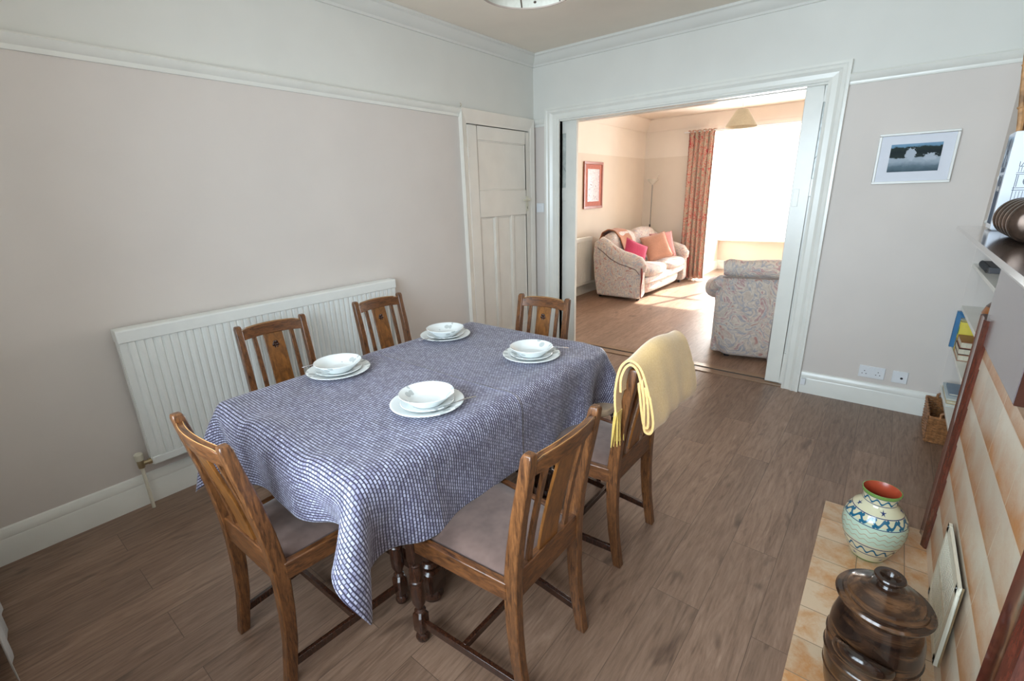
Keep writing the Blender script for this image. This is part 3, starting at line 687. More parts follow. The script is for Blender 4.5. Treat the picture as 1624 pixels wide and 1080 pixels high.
# tablecloth: draped by a small spring simulation
def drape():
    FR, FL, BL, BR = np.array([2.078, -3.492]), np.array([0.630, -3.590]), np.array([0.665, -1.72]), np.array([2.085, -1.70])
    nu, nv = 58, 74
    U, Vv = np.meshgrid(np.linspace(0, 1, nu), np.linspace(0, 1, nv), indexing='ij')
    uv = (FL*(1-U[..., None]) + FR*U[..., None])*(1-Vv[..., None]) + (BL*(1-U[..., None]) + BR*U[..., None])*Vv[..., None]
    P = np.concatenate([uv, np.full((nu, nv, 1), TZ+0.006)], -1)
    rs = np.random.RandomState(3); P[..., 2] += rs.rand(nu, nv)*0.002
    prev = P.copy(); zt = TZ+0.005; e = 0.011
    cons = []
    def add(a, b, k):
        d = np.linalg.norm(uv[a] - uv[b], axis=-1); cons.append((a, b, d, k))
    def sl(i0, i1, st, j0, j1, st2): return (slice(i0, i1, st), slice(j0, j1, st2))
    def pairs(di, dj, k, st=2):
        for p in range(st):
            # split into independent sets along the main direction
            if di: ia = np.arange(0, nu-di); ia = ia[(ia//max(di, 1)) % 2 == p]; ja = np.arange(max(0, -dj), nv-max(0, dj))
            else: ia = np.arange(nu); ja = np.arange(0, nv-dj); ja = ja[(ja//dj) % 2 == p]
            I, J = np.meshgrid(ia, ja, indexing='ij'); add((I, J), (I+di, J+dj), k)
    pairs(1, 0, 1.0); pairs(0, 1, 1.0); pairs(1, 1, 0.25); pairs(1, -1, 0.25); pairs(2, 0, 0.5); pairs(0, 2, 0.5); pairs(4, 0, 0.12); pairs(0, 4, 0.12)
    dt = 1/60
    for step in range(150):
        vel = (P-prev)*0.96; prev = P.copy(); P = P+vel; P[..., 2] -= 9.8*dt*dt
        for it in range(22):
            for (a, b, d, k) in cons:
                D = P[b]-P[a]; L = np.linalg.norm(D, axis=-1)+1e-9; c = ((L-d)/L*0.5*k)[..., None]*D
                P[a] += c; P[b] -= c
            x, y, z = P[..., 0], P[..., 1], P[..., 2]
            ins = (x > TX0-e) & (x < TX1+e) & (y > TY0-e) & (y < TY1+e) & (z < zt) & (z > 0.62)
            dist = np.stack([x-(TX0-e), (TX1+e)-x, y-(TY0-e), (TY1+e)-y, np.where(z > TZ-0.035, (zt-z), 9.0)], -1)
            w = np.argmin(dist, -1)
            for q in range(5):
                mk = ins & (w == q)
                if q == 0: x[mk] = TX0-e
                elif q == 1: x[mk] = TX1+e
                elif q == 2: y[mk] = TY0-e
                elif q == 3: y[mk] = TY1+e
                else: z[mk] = zt
        # friction on top
        top = (P[..., 2] <= zt+0.001) & (P[..., 0] > TX0) & (P[..., 0] < TX1) & (P[..., 1] > TY0) & (P[..., 1] < TY1)
        prev[top] = prev[top]*0.2 + P[top]*0.8
        if step > 110: prev = prev*0.5 + P*0.5
    return P, uv
P, uvc = drape()
nu, nv = P.shape[:2]
bm = bmesh.new(); vs = [[bm.verts.new(P[i, j]) for j in range(nv)] for i in range(nu)]; lay = bm.loops.layers.uv.new('UVMap')
for i in range(nu-1):
    for j in range(nv-1):
        f = bm.faces.new((vs[i][j], vs[i+1][j], vs[i+1][j+1], vs[i][j+1])); f.smooth = True
        for lp, (a, b) in zip(f.loops, ((i, j), (i+1, j), (i+1, j+1), (i, j+1))): lp[lay].uv = uvc[a, b]
me = bpy.data.meshes.new('tablecloth'); bm.to_mesh(me); bm.free(); me.materials.append(M['cloth'])
cl = bpy.data.objects.new('tablecloth', me); COL.objects.link(cl)
md = cl.modifiers.new('sub', 'SUBSURF'); md.levels = 1; md.render_levels = 2; md.uv_smooth = 'PRESERVE_CORNERS'
md = cl.modifiers.new('solid', 'SOLIDIFY'); md.thickness = 0.0012; md.offset = 1
tag(cl, 'blue-purple tablecloth printed with rows of white dashes, draped over the dining table', 'tablecloth')

# ------------------------------------------------------------------ chairs
def make_chair():
    c = empty('dining_chair')
    # rear posts: side profile
    prof = [(-0.222, 0.0, 0.030), (-0.212, 0.06, 0.031), (-0.196, 0.16, 0.034), (-0.187, 0.27, 0.037), (-0.184, 0.38, 0.040), (-0.186, 0.46, 0.040), (-0.196, 0.56, 0.037), (-0.214, 0.68, 0.034), (-0.236, 0.79, 0.031), (-0.250, 0.870, 0.029), (-0.2525, 0.884, 0.022)]
    for s_ in (-1, 1):
        mb = MB(); rings = []
        for (y, z, dpt) in prof:
            x = s_*0.1655; wx = 0.0165 if z < 0.88 else 0.013
            rings.append([(x-wx, y-dpt/2*1.15, z), (x+wx, y-dpt/2*1.15, z), (x+wx, y+dpt/2*1.15, z), (x-wx, y+dpt/2*1.15, z)])
        mb.loft(rings); mb.build('rear_post', M['oak'], c, bevel=0.004, seg=2, ang=25)
    # top rail, bowed backwards, arched top
    mb = MB(); rings = []; n = 14
    for i in range(n+1):
        u = -1+2*i/n; x = u*0.162; bow = -0.026*(1-u*u); zt_ = 0.862+0.010*(1-u*u)-(0.006 if abs(u) > 0.80 else 0.0); zb = 0.808+0.006*(1-u*u)
        y = -0.243+bow; ww = 0.011
        rings.append([(x, y-ww-0.0045, zt_), (x, y+ww-0.0045, zt_), (x, y+ww+0.006, zb), (x, y-ww+0.006, zb)])
    mb.loft(rings); tr = mb.build('top_rail', M['oak_x'], c, bevel=0.003, ang=25)
    mb = MB(); pts = []
    for i in range(n+1):
        u = -0.92+1.84*i/n; pts.append((u*0.162, -0.243-0.026*(1-u*u)-0.0045, 0.8625+0.010*(1-u*u)-(0.006 if abs(u) > 0.80 else 0.0)))
    for off in (-0.0085, 0.0085): mb.tube([(p[0], p[1]+off, p[2]) for p in pts], 0.0012, 4)
    mb.build('inlay_line', M['inlay'], tr)
    # splats
    def splat(x, w_top, w_bot, th, name, mat):
        mb = MB(); rings = []; K = 8
        for i in range(K+1):
            q = i/K; z = 0.478+(0.822-0.478)*q; u = x/0.162; yb = -0.188; yt = -0.243-0.026*(1-u*u)+0.006
            y = yb+(yt-yb)*(q**1.25); w = (w_bot+(w_top-w_bot)*q)/2
            rings.append([(x-w, y-th/2, z), (x+w, y-th/2, z), (x+w, y+th/2, z), (x-w, y+th/2, z)])
        mb.loft(rings); return mb.build(name, mat, c, bevel=0.0015, ang=25)
    sp = splat(0.0, 0.098, 0.098, 0.010, 'centre_splat', M['splat'])
    for s_ in (-1, 1): splat(s_*0.096, 0.022, 0.022, 0.012, 'side_splat', M['oak'])
    # carved rosette
    mb = MB(); cz = 0.750
    yf = lambda z: -0.188+(-0.263+0.188)*(((z-0.478)/0.344)**1.25)+0.005
    cy = yf(cz)
    R = Matrix.Rotation(math.radians(-10), 3, 'X')
    for k in range(6):
        a = 2*PI*k/6; mb.sphere((0.011*math.cos(a), cy+0.0005, cz+0.017*math.sin(a)), 0.008, (0.9, 0.45, 1.1), 6)
    mb.sphere((0, cy+0.002, cz), 0.006, (1, 0.6, 1), 6); mb.sphere((0, cy-0.0005, cz), 0.016, (1.0, 0.16, 1.45), 10)
    mb.build('rosette', M['oak_dark'], sp)
    # seat frame
    def rail(a, b, z0, z1, th, name, mat):
        mb = MB(); a = V(a); b = V(b); dd = (b-a).normalized(); nrm = V((-dd.y, dd.x, 0))*th/2
        mb.loft([[(*(a-nrm).xy, z0), (*(a+nrm).xy, z0), (*(a+nrm).xy, z1), (*(a-nrm).xy, z1)], [(*(b-nrm).xy, z0), (*(b+nrm).xy, z0), (*(b+nrm).xy, z1), (*(b-nrm).xy, z1)]])
        return mb.build(name, mat, c, bevel=0.0035)
    RL = [(-0.170, -0.188), (0.170, -0.188), (0.207, 0.205), (-0.207, 0.205)]
    rail((-0.160, -0.188, 0), (0.160, -0.188, 0), 0.390, 0.482, 0.026, 'rear_seat_rail', M['oak_x'])
    rail((-0.190, 0.207, 0), (0.190, 0.207, 0), 0.388, 0.448, 0.024, 'front_seat_rail', M['oak_x'])
    for s_ in (-1, 1): rail((s_*0.172, -0.172, 0), (s_*0.205, 0.190, 0), 0.388, 0.448, 0.024, 'side_seat_rail', M['oak_side'])
    # drop-in seat pad
    def padf(u, v):
        y = -0.172+0.365*v; w = 0.156+0.030*v; x = (-1+2*u)*w
        e = max(0.0, 1-max(abs(2*u-1), abs(2*v-1))**6); return (x, y, 0.447+0.021*e)
    mb = MB(); mb.grid(padf, 16, 16); mb.grid(lambda u, v: (padf(u, v)[0], padf(u, v)[1], 0.430), 1, 1)
    # skirt
    for k in range(4):
        def sf(u, v, k=k):
            uu, vv = ((u, 0), (1, u), (1-u, 1), (0, 1-u))[k]; p = padf(uu, vv); return (p[0], p[1], 0.430+0.0175*v)
        mb.grid(sf, 16, 1)
    mb.build('seat_pad', M['suede'], c, ang=60)
    # front legs, turned
    for s_ in (-1, 1):
        x, y = s_*0.205, 0.205; mb = MB(); cc = (x, y, 0)
        mb.lathe([(0.014, 0), (0.021, 0.004), (0.0245, 0.016), (0.021, 0.028), (0.014, 0.035)], 18, cc)
        mb.lathe([(0.014, 0.124), (0.020, 0.131), (0.014, 0.140), (0.016, 0.150), (0.0235, 0.170), (0.0255, 0.205), (0.0235, 0.252), (0.0265, 0.256), (0.0265, 0.262), (0.0235, 0.266), (0.0245, 0.300), (0.017, 0.318), (0.0215, 0.326), (0.017, 0.334)], 18, cc)
        k = 0.006
        PP = lambda h: [(x+a*(h-cx), y+b*(h-cy)) for a, b, cx, cy in ((-1,-1,k,0),(-1,-1,0,k),(-1,1,0,k),(-1,1,k,0),(1,1,k,0),(1,1,0,k),(1,-1,0,k),(1,-1,k,0))]
        mb.loft([[(p[0], p[1], z) for p in PP(h)] for z, h in ((0.033, 0.015), (0.046, 0.022), (0.112, 0.022), (0.126, 0.014))])
        mb.loft([[(p[0], p[1], z) for p in PP(h)] for z, h in ((0.330, 0.016), (0.342, 0.021), (0.452, 0.021))])
        mb.build('front_leg', M['oak_dark'], c, ang=30)
    for s_ in (-1, 1):
        mb = MB(); mb.loft([[(s_*0.172+a, -0.200, z) for a, z in ((-0.008, 0.062), (0.008, 0.062), (0.008, 0.090), (-0.008, 0.090))], [(s_*0.203+a, 0.190, z) for a, z in ((-0.008, 0.062), (0.008, 0.062), (0.008, 0.090), (-0.008, 0.090))]])
        mb.build('side_stretcher', M['oak_dark'], c, bevel=0.002)
    mb = MB(); mb.box((-0.185, 0.01, 0.066), (0.185, 0.026, 0.092)); mb.build('cross_stretcher', M['oak_dark'], c, bevel=0.002)
    return c
chair = make_chair()
CH = [  # x, y (of rear feet centre line -> seat centre), facing angle, label
    ((0.545, -2.850), -PI/2-0.08, 'carved dining chair in front of the radiator, the one nearer the pipe end'),
    ((0.548, -2.150), -PI/2-0.01, 'carved dining chair before the right end of the radiator'),
    ((1.215, -1.820), PI+0.07, 'carved dining chair at the far end of the table, nearest the cupboard door'),
    ((1.372, -3.288), 0.02, 'golden oak dining chair at the near end of the table, at lower left'),
    ((1.966, -2.932), PI/2, 'oak dining chair with brown suede seat, centre foreground on the fireplace side'),
    ((1.933, -2.252), PI/2, 'dark oak dining chair with the yellow throw hung over its back'),
]
for i, ((x, y), a, lab) in enumerate(CH):
    o = chair if i == 0 else copy_tree(chair)
    o.location = (x, y, 0); o.rotation_euler = (0, 0, a); tag(o, lab, 'chair', 'dining chairs around the table')

# stool
s_ = empty('low_stool', (1.685, -1.920, 0), 0, 'low stool with a tan rounded seat under the far right corner of the table', 'stool')
mb = MB(); n = 10; pts = []
for cx, cy, a0 in ((0.13, 0.09, 0), (-0.13, 0.09, PI/2), (-0.13, -0.03, PI), (0.13, -0.03, 1.5*PI)):
    for k in range(6): a = a0+PI/2*k/5; pts.append((cx+0.05*math.cos(a), cy+0.05*math.sin(a)))
mb.loft([[(p[0], p[1], z) for p in pts] for z in (0.415, 0.452)]); mb.build('seat', M['stool'], s_, bevel=0.006, seg=3)
for sx in (-0.13, 0.13):
    for sy in (-0.05, 0.11): MB().tube([(sx, sy, 0.42), (sx*1.05, sy, 0.0)], [0.015, 0.012], 10).build('leg', M['oak_dark'], s_)

# ------------------------------------------------------------------ yellow throw over the chair back
def throw():
    e = empty('throw_blanket', (2.190, -2.255, -0.012), 0, 'folded yellow wool throw hanging over the back of a dining chair', 'blanket')
    zt_ = 0.915
    # path in the x/z plane (local x), folded in layers: outer sheet, returning loop, inner sheet
    def sweep(path, y0, y1, th, name, mat, n=16, wob=0.0022, slant=0.0, jig=0):
        pts = []
        # Catmull-Rom
        P_ = [V((p[0], 0, p[1])) for p in path]; P_ = [P_[0]]+P_+[P_[-1]]
        for i in range(1, len(P_)-2):
            for k in range(6):
                q = k/6; a, b, c_, d_ = P_[i-1:i+3]
                pts.append(0.5*((2*b)+(-a+c_)*q+(2*a-5*b+4*c_-d_)*q*q+(-a+3*b-3*c_+d_)*q**3))
        pts.append(P_[-1]); N = len(pts); rings = []
        nor = []
        for i in range(N):
            t_ = (pts[min(i+1, N-1)]-pts[max(i-1, 0)]).normalized(); nor.append(V((t_.z, 0, -t_.x)))
        for j in range(n+1):
            v = j/n; y = y0+(y1-y0)*v; L = []; Rr = []
            for i in range(N):
                hh = max(0.0, zt_+0.02-pts[i].z); w = wob*math.sin(7*v*PI+2.1+jig)*(hh*6)+0.02*hh*math.sin(2.2*v*PI+jig)
                fl = 0.03*hh*v*(1 if pts[i].x > 0 else -0.3)
                rise = 0.022*math.sin(PI*min(1, v*1.1))*0.0 - 0.012*math.cos(2*PI*v)*(1 if hh < 0.1 else 0.3)
                p = pts[i]+V((w+fl, y-slant*hh*(0.5-v), rise))
                L.append(p+nor[i]*th/2); Rr.append(p-nor[i]*th/2)
            rings.append(L+list(reversed(Rr)))
        mb = MB(); mb.loft(rings); return mb.build(name, mat, e, ang=50)
    t_ = 0.0085
    Yb0, Yb1 = -0.225, 0.205
    # outer sheet
    sweep([(-0.046, 0.725), (-0.052, 0.80), (-0.046, 0.88), (-0.028, 0.935), (0.004, 0.957), (0.040, 0.935), (0.066, 0.87), (0.086, 0.79), (0.094, 0.735), (0.088, 0.700), (0.073, 0.694), (0.062, 0.712), (0.058, 0.80), (0.046, 0.895)],
          Yb0, Yb1, t_, 'outer_fold', M['throw'])
    sweep([(-0.034, 0.82), (-0.034, 0.88), (-0.018, 0.925), (0.004, 0.940), (0.028, 0.920), (0.046, 0.86), (0.060, 0.80)],
          Yb0+0.006, Yb1-0.01, t_, 'middle_fold', M['throw'], jig=0.6)
    sweep([(0.034, 0.88), (0.047, 0.78), (0.058, 0.722), (0.070, 0.712), (0.074, 0.73), (0.070, 0.80), (0.058, 0.87)],
          Yb0+0.002, Yb1-0.012, t_, 'inner_fold', M['throw'], jig=1.1)
    # fringe at the seat side
    mb = MB()
    for k in range(22):
        y = Yb0+0.004+0.056*(k % 11)/10.0; x = -0.050+0.008*(k//11); a = random.uniform(-0.010, 0.010); b = random.uniform(-0.008, 0.008)
        mb.tube([(x, y, 0.735), (x+a*0.5, y+b*0.5, 0.69), (x+a, y+b, 0.64), (x+a*1.4, y+b*1.5, 0.60+random.uniform(-0.012, 0.012))], [0.0032, 0.0036, 0.003, 0.0016], 6)
    mb.build('fringe', M['fringe'], e)
    return e
throw()

# ------------------------------------------------------------------ crockery
def dish(name, prof, n=56):
    mb = MB(); mb.lathe(prof, n, caps=True); return mb.build(name, M['china'], ang=60)
plate_p = [(0.0, 0.003), (0.060, 0.0), (0.078, 0.0), (0.082, 0.004), (0.100, 0.010), (0.128, 0.0165), (0.135, 0.0185), (0.1353, 0.0203), (0.134, 0.0212), (0.126, 0.0195), (0.100, 0.0135), (0.085, 0.0085), (0.076, 0.0060), (0.0, 0.0060)]
side_p = [(0.0, 0.002), (0.055, 0.0), (0.060, 0.001), (0.075, 0.007), (0.096, 0.0135), (0.0985, 0.0150), (0.097, 0.0168), (0.090, 0.0150), (0.074, 0.0100), (0.060, 0.0055), (0.0, 0.0055)]
bowl_p = [(0.0, 0.002), (0.050, 0.0), (0.056, 0.001), (0.060, 0.005), (0.078, 0.020), (0.099, 0.0385), (0.1015, 0.0415), (0.1005, 0.0430), (0.097, 0.0420), (0.076, 0.0250), (0.060, 0.0105), (0.050, 0.0070), (0.0, 0.0065)]
cz = TZ+0.0075
plate0, side0, bowl0 = dish('dinner_plate', plate_p), dish('side_plate', side_p), dish('soup_bowl', bowl_p)
def make_fork():
    e = empty('fork'); mb = MB()
    pts = [(0.0, 0.004), (0.02, 0.006), (0.05, 0.008), (0.09, 0.006), (0.115, 0.004), (0.135, 0.002)]; wd = [0.0045, 0.0050, 0.0035, 0.0025, 0.004, 0.009]; 
    mb.loft([[(p[0], -w_, p[1]), (p[0], w_, p[1]), (p[0], w_, p[1]+0.0018), (p[0], -w_, p[1]+0.0018)] for p, w_ in zip(pts, wd)])
    mb.build('handle', M['steel'], e, bevel=0.0006)
    for k in range(4):
        y = -0.0075+0.005*k; mb = MB(); mb.loft([[(x, y-0.0013, z), (x, y+0.0013, z), (x, y+0.0013, z+0.0014), (x, y-0.0013, z+0.0014)] for x, z in ((0.134, 0.002), (0.150, 0.001), (0.172, 0.005))]); mb.build('tine', M['steel'], e)
    return e
fork0 = make_fork()
SET = [((1.000, -2.878), 'nearest the radiator pipe', (0.860, -2.972), 'left near', 0.35),
       ((1.004, -2.232), 'at the far left setting by the wall', (0.985, -2.405), 'far left', 0.9),
       ((1.587, -2.880), 'nearest the foreground suede chair', (1.715, -2.755), 'near right', 2.2),
       ((1.587, -2.233), 'nearest the yellow throw', (1.700, -2.085), 'far right', 3.0)]
for i, ((x, y), where, fk, _, rz) in enumerate(SET):
    for j, (src, nm, dz, word) in enumerate(((plate0, 'dinner_plate', 0.0, 'large dinner plate under the dish stack'), (side0, 'side_plate', 0.0065, 'small plate in mid dish stack'), (bowl0, 'soup_bowl', 0.0128, 'soup bowl with grey blooms'))):
        o = src if i == 0 else src.copy()
        if i: COL.objects.link(o)
        o.location = (x, y, cz+dz); o.rotation_euler = (0, 0, rz+j*0.4)
        tag(o, word+' '+where, ('dinner plate', 'side plate', 'bowl')[j], ('dinner plates on the tablecloth', 'side plates in the place settings', 'soup bowls on the place settings')[j])
    f = fork0 if i == 0 else copy_tree(fork0)
    dx, dy = x-fk[0], y-fk[1]; f.location = (fk[0], fk[1], cz+0.0185)
    # slip between the stack: points to the stack edge only
    f.rotation_euler = (0, 0, math.atan2(dy, dx)+(0.55 if i in (0, 2) else -0.5))
    tag(f, 'steel fork on the plate '+where, 'fork', 'forks on the place settings')

# ------------------------------------------------------------------ fireplace
HZ = 0.04
o = MB().box((2.783, -3.40, 0.0), (3.199, -1.485, HZ)).build('hearth', M['hearth'], bevel=0.002); tag(o, 'low fireplace hearth of square orange-beige tiles on the floor', 'hearth')
fs = empty('fireplace_surround', (3.15, -2.15, 0), 0, 'fireplace with dark red-brown posts, tiled panel and polished mantel shelf', 'fireplace')
O = V((3.15, -2.15, 0))
def fb(name, lo, hi, mat, **k):
    lo, hi = V(lo)-O, V(hi)-O; return MB().box(lo, hi).build(name, mat, fs, **k)
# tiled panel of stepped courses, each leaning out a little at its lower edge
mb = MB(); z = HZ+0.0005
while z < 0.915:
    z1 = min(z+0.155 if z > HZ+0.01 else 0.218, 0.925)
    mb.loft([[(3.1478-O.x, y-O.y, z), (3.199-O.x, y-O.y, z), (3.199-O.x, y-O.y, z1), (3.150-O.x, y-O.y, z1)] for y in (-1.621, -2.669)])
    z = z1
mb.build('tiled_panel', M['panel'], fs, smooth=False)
def post(ya, yb):
    mb = MB(); w = yb-ya; prof = [(3.199, ya), (3.140, ya), (3.132, ya+w*0.10), (3.128, ya+w*0.16), (3.133, ya+w*0.30), (3.134, ya+w*0.70), (3.128, ya+w*0.84), (3.132, ya+w*0.92), (3.140, yb), (3.199, yb)]
    mb.loft([[(p[0]-O.x, p[1]-O.y, zz) for p in prof] for zz in (HZ+0.0005, 1.015)]); return mb.build('post', M['mahogany'], fs, ang=30)
post(-1.620, -1.488); post(-2.805, -2.671)
fb('frieze', (3.142, NY, 0.926), (3.199, -1.545, 1.288), M['frieze'], bevel=0.003)
fb('recess_side', (3.1435, NY, 0.926), (3.545, NY-0.006, 1.275), plain('matt_dark_wood', (0.075, 0.028, 0.018), 0.8, spec=0.1))
mb = MB(); prof = [(3.200, 1.292), (3.04, 1.292), (3.030, 1.300), (3.036, 1.306), (3.012, 1.311), (3.008, 1.318), (3.012, 1.328), (3.200, 1.328)]
mb.loft([[(p[0]-O.x, y-O.y, p[1]) for p in prof] for y in (-1.425, -2.90)]); mb.build('mantel_shelf', M['mantel'], fs, ang=30)
# vent cover
v = empty('vent_cover', (3.133, -2.170, 0.265), 0, 'cream slotted vent cover fixed low on the tiled fireplace panel', 'vent')
mb = MB(); a, b = 0.168, 0.145
yl, zl = [], []
mb.box((-0.006, -a, -b), (0.004, a, -b+0.03)); mb.box((-0.006, -a, b-0.03), (0.004, a, b)); mb.box((-0.006, -a, -b), (0.004, -a+0.025, b)); mb.box((-0.006, a-0.025, -b), (0.004, a, b)); mb.build('vent_frame', M['cream_plastic'], v, bevel=0.0015)
MB().box((-0.006, -a+0.02, -0.010), (-0.0032, a-0.02, 0.010)).build('middle_bar', M['cream_plastic'], v)
mb = MB()
for k in range(17):
    yy = -a+0.030+k*(2*a-0.060)/16
    mb.box((-0.0055, yy-0.0050, -b+0.02), (-0.0035, yy+0.0050, b-0.02))
mb.build('louvre', M['cream_plastic'], v)
MB().box((-0.0030, -a+0.022, -b+0.022), (0.0075, a-0.022, b-0.022)).build('slot_shade_backing', plain('vent_slot_painted_shade', (0.12, 0.07, 0.05), 0.8), v)  # dark sheet, coloured as the shade inside the vent slots
MB().box((0.004, -a, -b), (0.0085, -a+0.004, b)).build('rim', M['brass'], v)
mb = MB()
for yy in (-a+0.01, a-0.01):
    for zz in (-b+0.01, b-0.01): mb.sphere((-0.0062, yy, zz), 0.0022, (0.4, 1, 1), 6)
mb.build('screw', M['white_plastic'], v)

# stoneware jar with lid
J = empty('stoneware_jar', (2.972, -2.485, HZ+0.001), -1.80, 'large brown glazed stoneware jar with a lid and side handle on the hearth', 'jar')
mb = MB(); mb.lathe([(0.082, 0.0), (0.090, 0.004), (0.096, 0.03), (0.104, 0.08), (0.110, 0.14), (0.111, 0.20), (0.107, 0.255), (0.096, 0.300), (0.088, 0.320), (0.095, 0.335), (0.099, 0.340), (0.088, 0.340), (0.082, 0.32), (0.10, 0.20), (0.08, 0.02)], 56, caps=True)
mb.build('jar_body', M['stoneware'], J)
mb = MB(); mb.lathe([(0.085, 0.338), (0.101, 0.340), (0.110, 0.344), (0.112, 0.350), (0.108, 0.356), (0.097, 0.3575), (0.095, 0.365), (0.088, 0.367), (0.085, 0.375), (0.075, 0.379), (0.058, 0.390), (0.045, 0.394), (0.040, 0.400), (0.034, 0.402), (0.026, 0.404), (0.022, 0.410), (0.024, 0.418), (0.033, 0.425), (0.036, 0.430), (0.034, 0.434), (0.024, 0.434), (0.018, 0.428), (0.014, 0.420), (0.004, 0.418)], 64)
mb.build('lid', M['stoneware'], J)
for sgn in (1, -1):
    mb = MB(); P_ = []
    for k in range(13):
        a = -0.62+1.24*k/12; r = 0.106+0.032*max(0.0, math.cos(a/0.62*PI/2))**0.6
        P_.append((sgn*r*math.cos(a), sgn*r*math.sin(a), 0.215+0.020*math.cos(a/0.62*PI/2)))
    mb.tube(P_, [0.010+0.007*math.sin(PI*k/12) for k in range(13)], 12, sq=1.4); mb.build('handle', M['stoneware'], J)
mb = MB()
for r_, z_ in ((0.1055, 0.085), (0.1115, 0.150), (0.1120, 0.200)): mb.lathe([(r_-0.002, z_-0.004), (r_+0.0015, z_), (r_-0.002, z_+0.004)], 56)
mb.build('throwing_ridge', M['stoneware'], J)
# painted vase
vz = empty('painted_vase', (2.957, -1.792, HZ+0.001), 0.4, 'cream round vase painted with blue waves and stars, red inside', 'vase')
mb = MB(); prof = [(0.050, 0.0), (0.056, 0.002), (0.060, 0.010), (0.078, 0.045), (0.096, 0.09), (0.106, 0.135), (0.106, 0.17), (0.097, 0.205), (0.078, 0.235), (0.062, 0.250), (0.056, 0.260), (0.056, 0.270), (0.060, 0.290), (0.064, 0.302), (0.0635, 0.307), (0.060, 0.3075)]
mb.lathe(prof, 64, caps=False); mb.build('vase_body', M['vase'], vz, ang=50)
mb = MB(); mb.lathe([(0.0600, 0.3072), (0.056, 0.300), (0.053, 0.285), (0.050, 0.262), (0.055, 0.245), (0.07, 0.22), (0.0, 0.21)], 48, caps=False); mb.build('glazed_inside', M['vase_in'], vz)
mb = MB()
def star(a, z, R_, r_):
    for k in range(5):
        t0 = PI/2+2*PI*k/5; pts = [(R_*math.cos(t0), R_*math.sin(t0)), (R_*0.28*math.cos(t0+PI/5), R_*0.28*math.sin(t0+PI/5)), (0, 0), (R_*0.28*math.cos(t0-PI/5), R_*0.28*math.sin(t0-PI/5))]
        vs_ = []
        for (p, q) in pts:
            zz = z+q; rr_ = np.interp(zz, [p_[1] for p_ in prof], [p_[0] for p_ in prof])+0.0006
            aa = a+p/rr_; vs_.append(mb.bm.verts.new((rr_*math.cos(aa), rr_*math.sin(aa), zz)))
        mb.bm.faces.new(vs_)
for k in range(5): star(-1.35-0.4+k*2*PI/5, 0.2425, 0.012, 0)
for k in range(5): star(-2.2-0.4+k*2*PI/5, 0.030, 0.011, 0)
mb.build('painted_star', plain('navy_brushwork', navy, 0.3), vz, merge=False)

# ------------------------------------------------------------------ on the mantel
bx = empty('square_vase', (3.136, -1.600, 1.3285), 0, 'white square vase with a clock tower drawing at the back of the mantel', 'vase')
hw = 0.062; H_ = 0.305
mb = MB()
mb.loft([[(-a, -a, z_), (a, -a, z_), (a, a, z_), (-a, a, z_)] for a, z_ in ((hw-0.004, 0), (hw, 0.006), (hw, H_), (hw-0.006, H_+0.001), (hw-0.007, H_-0.12))]); mb.build('vase_body', M['ceramic'], bx, ang=30, bevel=0.002)
def sketch(mapf, name):
    mb = MB(); t_ = 0.0015
    def ln(x0, z0, x1, z1, w=t_):
        a, b = mapf(x0, z0), mapf(x1, z1); mb.tube([a, b], w*0.5, 4)
    for x in (-0.034, 0.034): ln(x, 0.02, x, 0.175)
    for x in np.linspace(-0.026, 0.026, 8): ln(x, 0.02, x, 0.125, 0.0011)
    for z_ in (0.128, 0.135, 0.176, 0.181): ln(-0.037, z_, 0.037, z_)
    ln(-0.030, 0.138, -0.030, 0.174); ln(0.030, 0.138, 0.030, 0.174)
    for x in np.linspace(-0.033, 0.033, 12): ln(x, 0.184, x, 0.198, 0.0013)
    ln(-0.034, 0.200, 0.034, 0.200); ln(-0.030, 0.200, -0.016, 0.238); ln(0.030, 0.200, 0.016, 0.238); ln(-0.016, 0.238, 0.016, 0.238); ln(-0.014, 0.252, 0.014, 0.252)
    for x in (-0.014, 0, 0.014): ln(x, 0.238, x, 0.252)
    ln(-0.014, 0.252, 0, 0.288); ln(0.014, 0.252, 0, 0.288); ln(-0.034, 0.200, -0.034, 0.215); ln(0.034, 0.200, 0.034, 0.215)
    for rr_ in (0.0165, 0.0145):
        pr_ = None
        for k in range(25):
            a = 2*PI*k/24; q = (rr_*math.cos(a), 0.156+rr_*math.sin(a))
            if pr_: ln(pr_[0], pr_[1], q[0], q[1])
            pr_ = q
    for k in range(12):
        a = 2*PI*k/12; ln(0.0115*math.cos(a), 0.156+0.0115*math.sin(a), 0.0135*math.cos(a), 0.156+0.0135*math.sin(a))
    ln(0, 0.156, 0.008, 0.162, 0.0011); ln(0, 0.156, -0.005, 0.148, 0.0011)
    return mb.build(name, M['ink'], bx, smooth=False, merge=False)
sketch(lambda x, z_: (x, -hw-0.0003, z_), 'clock_tower_drawing')
sketch(lambda x, z_: (-hw-0.0003, x, z_), 'clock_tower_drawing')
